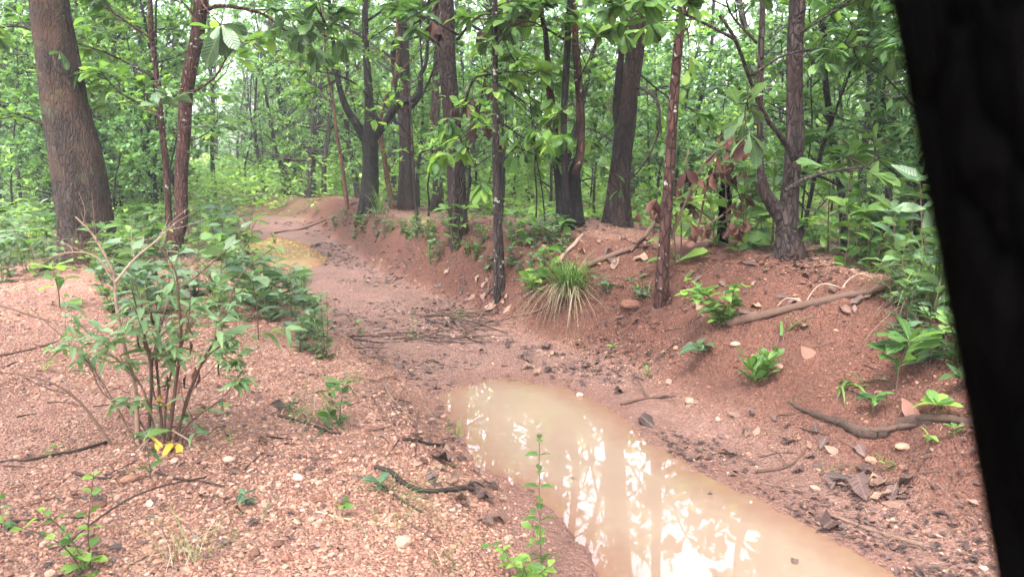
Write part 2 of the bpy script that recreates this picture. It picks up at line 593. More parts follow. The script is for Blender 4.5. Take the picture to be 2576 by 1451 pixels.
def ground_material():
    m, nt, out = nodes_of("laterite_ground")
    L = nt.links
    geo = N(nt, "ShaderNodeNewGeometry")
    pos = geo.outputs["Position"]

    def attr(n):
        return N(nt, "ShaderNodeAttribute", _attribute_name=n).outputs["Fac"]
    wet, floor, bank, forest = attr("wet"), attr("floor"), attr("bank"), attr("forest")

    def noise(sc, det=5.0, rough=0.6):
        n = N(nt, "ShaderNodeTexNoise", Scale=sc, Detail=det, Roughness=rough)
        L.new(pos, n.inputs["Vector"])
        return n.outputs[0]

    def vor(sc, feat='F1'):
        n = N(nt, "ShaderNodeTexVoronoi", Scale=sc); n.feature = feat
        L.new(pos, n.inputs["Vector"])
        return n
    nb, nm, nf = noise(0.9), noise(5.0), noise(26.0)
    v1, v2 = vor(85.0), vor(38.0)
    s1 = N(nt, "ShaderNodeSeparateColor"); L.new(v1.outputs["Color"], s1.inputs[0])
    s2 = N(nt, "ShaderNodeSeparateColor"); L.new(v2.outputs["Color"], s2.inputs[0])
    grit = [(0.0, (0.13, 0.058, 0.042)), (0.25, (0.23, 0.112, 0.078)), (0.5, (0.31, 0.165, 0.118)), (0.75, (0.37, 0.22, 0.165)), (0.93, (0.40, 0.27, 0.205)), (1.0, (0.20, 0.11, 0.095))]
    g1 = ramp(nt, grit, s1.outputs[0]); g2 = ramp(nt, grit, s2.outputs[0])
    grav = mixc(nt, 0.45, g1, g2)
    grav = mixc(nt, ramp(nt, [(0.35, (0, 0, 0)), (0.65, (1, 1, 1))], nm), grav, mixc(nt, 0.6, grav, (0.22, 0.095, 0.068)))
    mud = ramp(nt, [(0.25, (0.105, 0.060, 0.052)), (0.5, (0.19, 0.112, 0.096)), (0.75, (0.29, 0.182, 0.155))], mixf(nt, 0.5, nm, nf))
    mud = mixc(nt, 0.35, mud, g1)
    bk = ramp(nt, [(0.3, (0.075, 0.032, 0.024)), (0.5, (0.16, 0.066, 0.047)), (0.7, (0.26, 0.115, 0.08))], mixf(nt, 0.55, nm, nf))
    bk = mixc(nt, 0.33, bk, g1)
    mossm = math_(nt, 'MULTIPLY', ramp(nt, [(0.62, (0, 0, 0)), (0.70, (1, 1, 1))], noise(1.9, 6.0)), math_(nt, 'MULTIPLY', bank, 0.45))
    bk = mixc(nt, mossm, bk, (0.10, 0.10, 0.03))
    fo = ramp(nt, [(0.3, (0.10, 0.06, 0.035)), (0.5, (0.19, 0.125, 0.07)), (0.62, (0.15, 0.16, 0.05)), (0.75, (0.26, 0.2, 0.11))], mixf(nt, 0.5, nm, nb))
    c = mixc(nt, floor, grav, mud)
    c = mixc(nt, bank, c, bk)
    c = mixc(nt, forest, c, fo)
    dirt = ramp(nt, [(0.42, (0, 0, 0)), (0.66, (0.8, 0.8, 0.8))], nb)
    c = mixc(nt, dirt, c, mixc(nt, 0.5, c, (0.14, 0.068, 0.052)))
    c = mixc(nt, math_(nt, 'MULTIPLY', bank, 0.65), c, mixc(nt, 1.0, c, (0.58, 0.46, 0.42), 'MULTIPLY'))  # redder bank earth, with tree shade also darkened into it
    c = mixc(nt, wet, c, mixc(nt, 1.0, c, (0.68, 0.62, 0.59), 'MULTIPLY'))
    c = mixc(nt, 1.0, c, (0.80, 0.78, 0.79), 'MULTIPLY')
    bs = N(nt, "ShaderNodeBsdfPrincipled", Roughness=0.9)
    bs.inputs["Specular IOR Level"].default_value = 0.3
    L.new(c, bs.inputs["Base Color"])
    L.new(math_(nt, 'SUBTRACT', 0.92, math_(nt, 'MULTIPLY', wet, 0.45)), bs.inputs["Roughness"])
    hh = math_(nt, 'SUBTRACT', math_(nt, 'MULTIPLY', nf, 0.8), math_(nt, 'ADD', math_(nt, 'MULTIPLY', v1.outputs["Distance"], 0.7), math_(nt, 'MULTIPLY', v2.outputs["Distance"], 0.8)))
    bmp = N(nt, "ShaderNodeBump", Distance=0.028)
    L.new(math_(nt, 'SUBTRACT', 1.0, math_(nt, 'MULTIPLY', wet, 0.6)), bmp.inputs["Strength"])
    L.new(hh, bmp.inputs["Height"])
    L.new(bmp.outputs[0], bs.inputs["Normal"])
    L.new(bs.outputs[0], out.inputs[0])
    return m


def mixf(nt, f, a, b):
    return math_(nt, 'ADD', math_(nt, 'MULTIPLY', a, 1 - f), math_(nt, 'MULTIPLY', b, f))


def water_material(name, ior, gain):
    m, nt, out = nodes_of(name)
    geo = N(nt, "ShaderNodeNewGeometry")
    nz = N(nt, "ShaderNodeTexNoise", Scale=1.4, Detail=4.0)
    nt.links.new(geo.outputs["Position"], nz.inputs["Vector"])
    c = ramp(nt, [(0.3, (0.185, 0.131, 0.098)), (0.7, (0.22, 0.158, 0.12))], nz.outputs[0])
    dp = N(nt, "ShaderNodeAttribute", _attribute_name="depth").outputs["Fac"]
    fine = N(nt, "ShaderNodeTexNoise", Scale=16.0, Detail=5.0)
    nt.links.new(geo.outputs["Position"], fine.inputs["Vector"])
    dd = math_(nt, 'MULTIPLY', math_(nt, 'ADD', dp, math_(nt, 'MULTIPLY', math_(nt, 'SUBTRACT', fine.outputs[0], 0.5), 0.016)), 40.0, True)
    c = mixc(nt, dd, (0.16, 0.088, 0.062), c)
    bs = N(nt, "ShaderNodeBsdfPrincipled", Roughness=0.0, IOR=ior)
    c = mixc(nt, 1.0, c, (gain, gain * (0.86 if ior < 1.3 else 1.0), gain * (0.66 if ior < 1.3 else 0.98)), 'MULTIPLY')
    nt.links.new(c, bs.inputs["Base Color"])
    rp = N(nt, "ShaderNodeTexNoise", Scale=7.0, Detail=2.0)
    nt.links.new(geo.outputs["Position"], rp.inputs["Vector"])
    bmp = N(nt, "ShaderNodeBump", Strength=0.03, Distance=0.003)
    nt.links.new(rp.outputs[0], bmp.inputs["Height"])
    nt.links.new(bmp.outputs[0], bs.inputs["Normal"])
    nt.links.new(bs.outputs[0], out.inputs[0])
    return m


GREEN = [(0.0, (0.022, 0.062, 0.020)), (0.4, (0.046, 0.115, 0.031)), (0.75, (0.082, 0.175, 0.042)), (1.0, (0.135, 0.24, 0.058))]
LIME = [(0.0, (0.030, 0.090, 0.024)), (0.5, (0.105, 0.225, 0.046)), (1.0, (0.22, 0.35, 0.070))]
COOL = [(0.0, (0.035, 0.075, 0.042)), (0.5, (0.070, 0.138, 0.070)), (1.0, (0.13, 0.21, 0.10))]
M = {
    'ground': ground_material(), 'water': water_material("muddy_water", 1.7, 1.0), 'water_film': water_material("muddy_water_film", 1.12, 1.25),
    'leaf_green': leaf_material("leaf_green", GREEN),
    'leaf_lime': leaf_material("leaf_lime", LIME, 0.48),
    'leaf_cool': leaf_material("leaf_cool", COOL, 0.36, 0.36, spec=0.5),
    'leaf_pale': leaf_material("leaf_pale", [(0.0, (0.06, 0.12, 0.055)), (0.5, (0.11, 0.20, 0.085)), (1.0, (0.19, 0.30, 0.12))], 0.36, 0.4, spec=0.5),
    'leaf_far': leaf_material("leaf_far", [(0.0, (0.042, 0.108, 0.045)), (0.5, (0.10, 0.212, 0.078)), (1.0, (0.20, 0.33, 0.115))], 0.47, ribfac=0.0),
    'leaf_dead': tint_material("dead_leaf", [(0.0, (0.022, 0.010, 0.010)), (0.45, (0.055, 0.022, 0.018)), (0.75, (0.11, 0.045, 0.033)), (1.0, (0.18, 0.09, 0.065))], 0.6, 0.25, 22, 0.4, 0.5, 0.15),
    'leaf_yellow': tint_material("yellow_leaf", [(0.0, (0.42, 0.28, 0.03)), (1.0, (0.55, 0.42, 0.08))], 0.5, 0.3, 30, 0.4, 0.2, 0.3),
    'litter': tint_material("litter", [(0.0, (0.022, 0.015, 0.014)), (0.4, (0.062, 0.038, 0.034)), (0.65, (0.10, 0.062, 0.056)), (0.8, (0.14, 0.08, 0.062)), (0.95, (0.22, 0.135, 0.10)), (1.0, (0.27, 0.19, 0.14))], 0.5, 0.3, 25, 0.25, 0.5),
    'twig': tint_material("twig", [(0.0, (0.025, 0.018, 0.016)), (0.4, (0.085, 0.05, 0.038)), (0.75, (0.19, 0.12, 0.09)), (1.0, (0.36, 0.27, 0.21))], 0.85, 0.2, 40, 0.3),
    'stone': tint_material("stone", [(0.0, (0.075, 0.036, 0.026)), (0.2, (0.16, 0.075, 0.050)), (0.5, (0.26, 0.141, 0.099)), (0.78, (0.31, 0.188, 0.142)), (0.94, (0.36, 0.235, 0.18)), (1.0, (0.40, 0.29, 0.23))], 0.85, 0.25, 60, 0.3),
    'dry_leaf': leaf_material("dry_leaf", [(0.0, (0.030, 0.018, 0.017)), (0.35, (0.062, 0.036, 0.032)), (0.6, (0.098, 0.060, 0.056)), (0.8, (0.14, 0.075, 0.055)), (1.0, (0.23, 0.145, 0.105))], 0.10, 0.5, (0.17, 0.11, 0.085), 0.5, 0.3, 1.0),
    'grass': leaf_material("grass_blade", [(0.0, (0.05, 0.10, 0.028)), (0.5, (0.09, 0.165, 0.04)), (1.0, (0.16, 0.25, 0.07))], 0.4, ribfac=0.15),
    'straw': tint_material("straw", [(0.0, (0.12, 0.10, 0.055)), (0.6, (0.22, 0.18, 0.11)), (1.0, (0.32, 0.27, 0.18))], 0.7, 0.3, 30, 0.3, 0.1, 0.2),
    'bark_big': bark_material("bark_big", (0.012, 0.008, 0.0075), (0.032, 0.020, 0.017), (0.062, 0.040, 0.031), red=(0.050, 0.027, 0.019), moss=0.35),
    'bark_red': bark_material("bark_red", (0.030, 0.013, 0.011), (0.066, 0.029, 0.024), (0.10, 0.05, 0.041), lichen=0.3),
    'bark_spot': bark_material("bark_spot", (0.014, 0.010, 0.010), (0.030, 0.021, 0.020), (0.060, 0.042, 0.038), lichen=0.55),
    'bark_grey': bark_material("bark_grey", (0.013, 0.009, 0.009), (0.032, 0.022, 0.021), (0.075, 0.053, 0.050), char=0.0, red=(0.036, 0.020, 0.018)),
    'bark_dark': bark_material("bark_dark", (0.006, 0.005, 0.0055), (0.015, 0.011, 0.011), (0.036, 0.027, 0.026), moss=0.2),
    'bark_peel': bark_material("bark_peel", (0.022, 0.013, 0.012), (0.07, 0.046, 0.04), (0.17, 0.12, 0.10), char=0.15),
    'bark_charred': bark_material("bark_charred", (0.010, 0.007, 0.007), (0.03, 0.018, 0.016), (0.065, 0.04, 0.033), char=1.0, red=(0.075, 0.026, 0.016)),
    'bark_orange': bark_material("bark_orange", (0.07, 0.034, 0.024), (0.15, 0.078, 0.052), (0.24, 0.14, 0.10), scale=1.6),
    'bark_black': bark_material("bark_black", (0.0010, 0.0010, 0.0010), (0.0016, 0.0015, 0.0015), (0.003, 0.0026, 0.0026), spec=0.01),
}


# ------------------------------------------------------------------ things
def thing(name, label, cat, loc, group=None):
    o = bpy.data.objects.new(name, None)
    o.empty_display_size = 0.1
    COL.objects.link(o)
    o.location = [float(c) for c in loc]
    tag(o, label, cat, group)
    return o


def tag(o, label, cat, group=None):
    o["label"] = label; o["category"] = cat
    if group:
        o["group"] = group
    return o


def structure(o):
    o["kind"] = "structure"
    return o


def stuff(o):
    o["kind"] = "stuff"
    return o


def copy_tree(o, loc, rz=0.0, sc=1.0, parent=None):
    c = o.copy()
    COL.objects.link(c)
    if parent is None:
        c.location = [float(x) for x in loc]; c.rotation_euler = (0, 0, rz); c.scale = (sc, sc, sc)
    else:
        c.parent = parent
    for ch in list(KIDS.get(o.name, [])):
        copy_tree(ch, None, parent=c)
    return c


KIDS = {}


def part(parent, mesh, name, mat, loc=None, smooth_=True):
    """add a child mesh whose coordinates are local to the thing (loc = thing's base when they are world coordinates)"""
    if mesh.n == 0:
        return None
    o = mesh.build(name, mat, parent, loc, smooth_)
    KIDS.setdefault(parent.name, []).append(o)
    return o


# ------------------------------------------------------------------ ground, pools
def build_ground():
    def axis(half, n, k):
        s = np.linspace(-1, 1, n)
        return half * np.sinh(k * s) / math.sinh(k)
    xs = axis(220, 760, 6.6) - 0.3
    ys = axis(220, 900, 6.2) + 4.2
    X, Y = np.meshgrid(xs, ys)
    Z, wet, floor, bank, forest = terrain(X, Y, True)
    m = Mesh()
    ny, nx = X.shape
    i = np.arange(ny - 1)[:, None] * nx; j = np.arange(nx - 1)[None]
    Q = np.stack([i + j, i + j + 1, i + nx + j + 1, i + nx + j], -1).reshape(-1, 4)
    m.add(np.stack([X, Y, Z], -1).reshape(-1, 3), None, Q)
    o = structure(m.build("ground", M['ground']))
    for nm, a in (("wet", wet), ("floor", floor), ("bank", bank), ("forest", forest)):
        at = o.data.attributes.new(nm, 'FLOAT', 'POINT')
        at.data.foreach_set("value", a.astype(np.float32).ravel())


def pool(name, poly, z, grow, step, mat='water'):
    lo, hi = poly.min(0) - grow, poly.max(0) + grow
    nx, ny = int((hi[0] - lo[0]) / step) + 2, int((hi[1] - lo[1]) / step) + 2
    X, Y = np.meshgrid(lo[0] + np.arange(nx) * step, lo[1] + np.arange(ny) * step)
    inside = sdf_poly(X, Y, poly) < grow
    i = np.arange(ny - 1)[:, None] * nx; j = np.arange(nx - 1)[None]
    Q = np.stack([i + j, i + j + 1, i + nx + j + 1, i + nx + j], -1).reshape(-1, 4)
    Q = Q[inside.ravel()[Q].any(1)]
    used = np.unique(Q); re_ = np.zeros(nx * ny, int); re_[used] = np.arange(len(used))
    m = Mesh()
    m.add(np.stack([X.ravel(), Y.ravel(), np.full(nx * ny, z)], -1)[used], None, re_[Q])
    o = structure(m.build(name, M[mat]))
    d = z - terrain(X.ravel()[used], Y.ravel()[used])
    at = o.data.attributes.new("depth", 'FLOAT', 'POINT')
    at.data.foreach_set("value", d.astype(np.float32))
    return o


build_ground()
pool("puddle_water", POOL1, 0.0, 0.12, 0.03)
pool("puddle_water", POOL2, 0.05, 0.3, 0.06, 'water_film')


# ------------------------------------------------------------------ trees
def world_poly(pix, y0):
    """stem pixels (u, v, width px) standing y0 metres ahead -> points and radii"""
    P, R = [], []
    for q in pix:
        u, v, w = q[:3]
        y = y0 + (q[3] if len(q) > 3 else 0.0)
        p = at_y(u, v, y)
        P.append(p)
        depth = (p - np.array([0, 0, CAMZ])) @ FWD
        R.append(w * depth / FPX / 2)
    return np.array(P), np.array(R)


def extend_up(P, R, top, rng, tip=0.25):
    """carry a stem on above the frame up to height top"""
    d = unit(P[-1] - P[-2]); d = unit(d * np.array([0.7, 0.7, 1]) + np.array([0, 0, 0.6]))
    h = P[-1][2]
    if top <= h + 0.5:
        return P, R
    n = max(2, int((top - h) / 1.6))
    p = P[-1].copy(); r = R[-1]
    PP, RR = list(P), list(R)
    for i in range(n):
        d = unit(d + rng.normal(0, 0.09, 3) + np.array([0, 0, 0.08]))
        p = p + d * (top - h) / n
        PP.append(p.copy()); RR.append(max(r * (1 - (i + 1) / n * (1 - tip)), 0.008))
    return np.array(PP), np.array(RR)


def limb_system(rng, stem, srad, hmin, n, length, wood, lv, leaf_len, per=10, subs=5, zr=(0.15, 0.75), shape_ratio=0.45, limb_r=0.3, leaf_at=0.25):
    """limbs from a stem above height hmin; twigs go to mesh wood, leaf records are appended to lv"""
    c = catmull(np.column_stack([stem, srad]), 60)
    ok = np.nonzero(c[:, 2] >= hmin)[0]
    if len(ok) == 0:
        return
    for k in range(n):
        i = ok[int(len(ok) * ((k + rng.uniform()) / n))] if n > 1 else ok[len(ok) // 2]
        b = c[i, :3]; r0 = max(min(c[i, 3] * limb_r * 1.6, c[i, 3] * 0.8), 0.006)
        f = (b[2] - hmin) / max(c[-1, 2] - hmin, 0.1)
        L = length * (1.1 - 0.55 * f) * rng.uniform(0.65, 1.2)
        a = rng.uniform(0, 2 * np.pi)
        d = unit(np.array([math.cos(a), math.sin(a), rng.uniform(*zr)]))
        pts = [b]
        for s in range(4):
            d = unit(d + rng.normal(0, 0.16, 3) + np.array([0, 0, 0.05]))
            pts.append(pts[-1] + d * L / 4)
        pts = np.array(pts)
        tube(wood, pts, np.linspace(r0, 0.004, 5), 5, 9, cap=False)
        for q in range(subs):
            t = rng.uniform(leaf_at, 1.0)
            x = t * 4; j = min(int(x), 3); p = pts[j] + (pts[j + 1] - pts[j]) * (x - j)
            dd = unit(unit(pts[j + 1] - pts[j]) + rdir(rng, 1, 0.05, 0.5)[0] * 1.1)
            SL = L * 0.36 * rng.uniform(0.6, 1.3)
            e = p + dd * SL + np.array([0, 0, -0.06 * SL])
            mid = (p + e) / 2 + rng.normal(0, 0.06, 3) * SL
            tube(wood, np.array([p, mid, e]), [r0 * 0.3 + 0.002, r0 * 0.2 + 0.002, 0.002], 3, 5, cap=False)
            tt = rng.uniform(0.25, 1.0, per) ** 0.7
            pp = p + (e - p) * tt[:, None] + rng.normal(0, 0.03 * SL, (per, 3))
            ld = unit(dd + rdir(rng, per, 0.0, 0.5) * 1.2 + np.array([0, 0, -0.12]))
            lv.append((pp, ld, leaf_len * rng.uniform(0.6, 1.15, per)))


def flush(lv, m, ratio, shape, rng, droop=0.25, fold=0.2, tint=None):
    if not lv:
        return
    p = np.concatenate([a for a, _, _ in lv]); d = np.concatenate([b for _, b, _ in lv]); l = np.concatenate([c for _, _, c in lv])
    leaves(m, p, d, l, l * ratio * rng.uniform(0.85, 1.15, len(l)), shape, droop, fold, None, rng, tint)


TREES = []


def near_tree(label, base_uv, stems, bark, top=11.0, crown=dict(), seed=1, name="tree", sides=22, barkamp=0.06, leaf='leaf_green', low=None, flare=0.6, sprays=(), group=None, shift=0.0):
    """a tree whose stems are traced at the base's distance; stems: list of (pixels, material or None, top or None)"""
    rng = np.random.default_rng(seed)
    b = ground(*base_uv)
    b[1] += shift; b[2] = gz(b[0], b[1])
    root = thing(name, label, "tree", b, group)
    wood, lm = Mesh(), Mesh()
    lv = []
    for k, st in enumerate(stems):
        pix, mat, tp = st
        P, R = world_poly(pix, b[1])
        if k == 0:
            P = np.vstack([P[0] - [0, -0.06, 0.14], P]); R = np.concatenate([[R[0] * 1.05], R])
            P[1, 2] = min(P[1, 2], b[2] + 0.02)
        P2, R2 = extend_up(P, R, tp, rng) if tp else (P, R)
        tm = Mesh()
        Lg = np.linalg.norm(np.diff(P2, axis=0), axis=1).sum()
        big = R2.max() > 0.05
        tube(tm, P2, R2, sides if big else 10, max(12, int(Lg / (0.07 if big else 0.12))), barkamp if big else 0.04, seed * 7 + k, flare=flare if k == 0 else 0.0)
        part(root, tm, "trunk" if k == 0 else "stem", M[mat or bark], b)
        if tp:
            c = dict(hmin=4.6, n=9, length=2.6, leaf_len=0.2, per=13, subs=7)
            c.update(crown)
            c['n'] = int(c['n'] * 1.25); c['length'] *= 1.15
            limb_system(rng, P2, R2, wood=wood, lv=lv, **c)
        if low:
            limb_system(rng, P2, R2, wood=wood, lv=lv, **low)
    flush(lv, lm, 0.42, 'oval' if crown.get('near') else 'lance', rng)
    part(root, wood, "branches", M[bark], b)
    part(root, lm, "crown", M[leaf], b)
    for sp in sprays:
        spray(root, b, rng=rng, bark=bark, **sp)
    TREES.append(root)
    return root


def spray(root, b, pix, y, rng, bark, leaf='leaf_green', n=30, ln=0.2, ratio=0.42, shape='obovate', twigs=5, droop=0.35, w=10, tlen=0.35, start=0.3, whorl=True, zbias=0.0, up=None):
    """one bough traced through the place with its twigs and big leaves"""
    P, R = world_poly([(u, v, w * (1 - 0.75 * i / max(1, len(pix) - 1))) for i, (u, v) in enumerate(pix)], y)
    off = np.zeros_like(P)
    off[:, 1] = np.cumsum(rng.normal(0, 0.10, len(P))) ; off[0] = 0
    P = P + off
    bm, lm = Mesh(), Mesh()
    tube(bm, P, R, 7, len(P) * 5, 0.08, 3)
    c = catmull(P, 40)
    ends = []
    for k in range(twigs):
        t = start + (1 - start) * (k + 0.5) / twigs
        i = min(int(t * 39), 38)
        d = unit(unit(c[i + 1] - c[i]) + rdir(rng, 1, 0.0, 0.45)[0] * 0.9)
        e = c[i] + d * tlen * rng.uniform(0.6, 1.3)
        mid = (c[i] + e) / 2 + rng.normal(0, 0.04, 3) * tlen
        tube(bm, np.array([c[i], mid, e]), [R[-1] + 0.003, R[-1] * 0.7 + 0.002, 0.002], 4, 6, cap=False)
        ends.append((c[i], e, d))
    ends.append((c[30], c[-1], unit(c[-1] - c[-4])))
    per = max(3, int(n * 1.9) // len(ends))
    lp, ld, ll = [], [], []
    for a, e, d in ends:
        k = per
        t = np.clip(rng.normal(0.92, 0.14, k), 0.2, 1.0) if whorl else rng.uniform(0.2, 1, k)
        lp.append(a + (e - a) * t[:, None])
        ld.append(unit(d * 0.7 + rdir(rng, k, zbias, 0.35)))
        ll.append(ln * rng.uniform(0.65, 1.15, k))
    lp, ld, ll = np.concatenate(lp), np.concatenate(ld), np.concatenate(ll)
    leaves(lm, lp, ld, ll, ll * ratio, shape, droop, 0.2, None, rng, wave=0.06)
    br = part(root, bm, "branch", M[bark], b)
    part(br, lm, "foliage", M[leaf], b)


def dead_cluster(label, uv, y, n, ln, seed, group="clusters of dead leaves on the boughs"):
    rng = np.random.default_rng(seed)
    p = at_y(uv[0], uv[1], y)
    root = thing("dead_leaf_cluster", label, "dead leaves", p, group)
    tw = Mesh()
    tube(tw, np.array([[0.02, 0.02, ln * 0.9], [0, 0, ln * 0.4], [0, 0, 0]]), [0.005, 0.004, 0.003], 5, 6)
    part(root, tw, "twig", M['twig'])
    for k in range(n):
        m = Mesh()
        d = unit(np.array([rng.normal(0, .4), rng.normal(0, .4), -1.0]))
        L = ln * rng.uniform(0.7, 1.15)
        leaves(m, [[0, 0, rng.uniform(-.1, .2) * ln]], [d], L, L * 0.5, 'oval', 0.3, 0.9, rdir(rng, 1, 0, .1), rng, rng.uniform(0.1, 0.6), 0.2)
        part(root, m, "leaf", M['leaf_dead'])


BIGL = 'obovate'
near_tree("thick leaning old tree with dark brown bark and a knot, among the leafy undergrowth", (222, 655),
          [([(222, 655, 138), (215, 560, 124), (196, 420, 118), (165, 280, 108), (150, 180, 100), (132, 60, 92), (125, 0, 88), (118, -90, 84)], None, 13)],
          'bark_big', crown=dict(hmin=4.4, n=12, length=3.2), seed=11, sides=40, barkamp=0.10, flare=0.25,
          sprays=[dict(pix=[(160, 40), (140, 90), (130, 130)], y=ground(222, 655)[1] - 0.45, n=5, ln=0.22, twigs=1, w=5),
                  dict(pix=[(180, 120), (100, 90), (20, 60), (-60, 70)], y=ground(222, 655)[1] + 0.4, n=60, ln=0.22, twigs=7, w=12, leaf='leaf_lime'),
                  dict(pix=[(140, 330), (80, 300), (0, 290)], y=ground(222, 655)[1] + 0.5, n=40, ln=0.2, twigs=5, w=8, leaf='leaf_lime')])
yB = ground(440, 640)[1]
near_tree("red barked tree with twin stems from one swollen foot", (440, 642),
          [([(436, 645, 54), (440, 600, 42), (455, 555, 33), (456, 450, 31), (464, 330, 31), (468, 240, 34), (482, 160, 33), (498, 80, 33), (506, 0, 34), (512, -80, 32)], None, 10.5),
           ([(445, 590, 20), (426, 560, 17), (420, 450, 15), (408, 330, 15), (396, 210, 13), (382, 90, 13), (378, 0, 11), (372, -100, 9)], None, 7.0)],
          'bark_red', crown=dict(hmin=4.2, n=9, length=2.6, leaf_len=0.24), seed=12, flare=0.15,
          sprays=[dict(pix=[(503, 30), (560, 14), (650, 30), (720, 78), (800, 88), (860, 60)], y=yB - 0.3, n=80, ln=0.30, twigs=9, w=11, tlen=0.45),
                  dict(pix=[(505, 0), (545, 40), (570, 70)], y=yB - 1.9, n=12, ln=0.36, twigs=2, w=5, leaf='leaf_cool', tlen=.14, start=.8),
                  dict(pix=[(468, 240), (540, 200), (600, 130), (640, 110)], y=yB - 0.2, n=26, ln=0.28, twigs=4, w=7, leaf='leaf_lime'),
                  dict(pix=[(410, 300), (350, 265), (300, 235), (255, 190)], y=yB - 0.6, n=46, ln=0.24, twigs=6, w=7, leaf='leaf_lime'),
                  dict(pix=[(405, 275), (430, 290), (455, 255)], y=yB - 1.2, n=10, ln=0.26, twigs=2, w=4, leaf='leaf_cool', tlen=.15),
                  dict(pix=[(383, 100), (330, 60), (270, 20), (220, -30)], y=yB - 0.2, n=50, ln=0.26, twigs=6, w=7),
                  dict(pix=[(396, 200), (300, 150), (230, 120), (180, 110)], y=yB + 0.2, n=46, ln=0.24, twigs=6, w=7, leaf='leaf_lime'),
                  dict(pix=[(500, 60), (470, 20), (440, -20)], y=yB - 0.4, n=20, ln=0.26, twigs=3, w=8),
                  dict(pix=[(462, 350), (500, 350), (545, 330), (570, 300)], y=yB + 0.3, n=26, ln=0.22, twigs=4, w=5, leaf='leaf_lime')])
near_tree("slim dark tree with a burnt stub, standing past the red twin stemmed tree", (538, 508),
          [([(540, 508, 11), (536, 440, 10), (533, 350, 9), (537, 270, 10), (530, 180, 8), (525, 60, 7), (520, -40, 6)], None, 8)],
          'bark_dark', crown=dict(hmin=3.6, n=7, length=2.0, leaf_len=0.16), low=dict(hmin=1.6, n=5, length=1.6, leaf_len=0.15), seed=13, leaf='leaf_lime')
near_tree("crooked sapling trunk leaning over the bank corner past the far pool", (872, 535),
          [([(874, 536, 10), (868, 470, 9), (858, 400, 9), (846, 330, 8), (838, 250, 7), (820, 160, 6)], None, 6)],
          'bark_orange', crown=dict(hmin=2.4, n=9, length=1.6, leaf_len=0.15), seed=14, leaf='leaf_lime')
y4 = ground(932, 530)[1]
near_tree("dark tree forking into three black limbs above the bank", (932, 530),
          [([(928, 532, 42), (930, 470, 37), (931, 400, 35), (930, 350, 38), (930, 300, 26), (928, 240, 22), (922, 150, 18), (918, 50, 16), (915, -50, 14)], None, 12),
           ([(918, 350, 26), (895, 310, 22), (868, 265, 18), (850, 200, 14), (840, 120, 11), (830, 20, 9)], None, 9),
           ([(944, 345, 22), (975, 300, 20), (1000, 262, 22), (1032, 252, 16), (1055, 235, 16), (1058, 190, 12), (1075, 120, 9)], None, 8)],
          'bark_dark', crown=dict(hmin=3.4, n=8, length=2.4, leaf_len=0.17), seed=15, leaf='leaf_green',
          sprays=[dict(pix=[(960, 330), (920, 235), (850, 190), (760, 180)], y=y4 - .6, n=60, ln=0.15, twigs=9, w=9, shape='oval', whorl=False, leaf='leaf_lime'),
                  dict(pix=[(850, 200), (800, 230), (760, 240)], y=y4 - .3, n=50, ln=0.15, twigs=7, w=6, shape='oval', whorl=False, leaf='leaf_lime')])
near_tree("slender tree with orange peeling bark beside the dark three limbed tree", (985, 527),
          [([(988, 527, 15), (976, 460, 13), (966, 390, 13), (958, 330, 11), (962, 270, 9), (990, 200, 8), (1000, 130, 7)], None, 7)],
          'bark_orange', crown=dict(hmin=2.9, n=8, length=1.7, leaf_len=0.15), seed=16, leaf='leaf_lime')
near_tree("straight tree with brown ridged bark, a dark limb crossing behind it", (1020, 527),
          [([(1020, 528, 36), (1022, 440, 33), (1020, 330, 30), (1018, 200, 27), (1016, 80, 25), (1014, -40, 24)], None, 13),
           ([(1014, 300, 20, .5), (1000, 210, 20, .5), (992, 130, 20, .5), (1002, 90, 16, .5), (1018, 30, 14, .5)], 'bark_dark', 9)],
          'bark_grey', crown=dict(hmin=3.8, n=8, length=2.4, leaf_len=0.17), low=dict(hmin=1.7, n=6, length=1.5, leaf_len=0.14), seed=17)
near_tree("pale peeling tree with a burnt hollow foot", (1098, 522),
          [([(1100, 524, 34), (1102, 480, 24), (1096, 400, 22), (1094, 300, 24), (1100, 200, 23), (1104, 100, 22), (1100, 0, 20), (1098, -60, 20)], None, 12)],
          'bark_peel', crown=dict(hmin=4.0, n=8, length=2.3, leaf_len=0.18), shift=-5.6, seed=18, barkamp=0.14)
y8 = ground(1158, 608)[1]
near_tree("stout tree with deeply furrowed grey brown bark at the edge of the bank", (1158, 606),
          [([(1158, 610, 52), (1152, 540, 44), (1147, 440, 43), (1140, 340, 42), (1132, 240, 42), (1124, 140, 44), (1122, 40, 42), (1118, -60, 40)], None, 12)],
          'bark_grey', crown=dict(hmin=4.0, n=10, length=2.8, leaf_len=0.2), shift=0.12, flare=0.25, seed=19, barkamp=0.12, sides=30,
          sprays=[dict(pix=[(1150, 330), (1190, 210), (1240, 195), (1320, 190), (1380, 220)], y=y8 - .5, n=80, ln=0.2, twigs=10, w=8, leaf='leaf_lime', shape='oval'),
                  dict(pix=[(1150, 100), (1200, 60), (1270, 30), (1330, 10)], y=y8 - .6, n=70, ln=0.2, twigs=9, w=8, leaf='leaf_lime', shape='oval'),
                  dict(pix=[(1140, 300), (1135, 290), (1130, 310)], y=y8 - .6, n=14, ln=0.17, twigs=2, w=4, leaf='leaf_lime', tlen=.15),
                  dict(pix=[(1155, 90), (1090, 60), (1040, 40)], y=y8 - .4, n=40, ln=0.2, twigs=6, w=7, shape='oval'),
                  dict(pix=[(1220, 200), (1200, 300), (1170, 380)], y=y8 - .7, n=40, ln=0.18, twigs=6, w=5, leaf='leaf_lime', shape='oval')])
y9 = ground(1255, 742)[1]
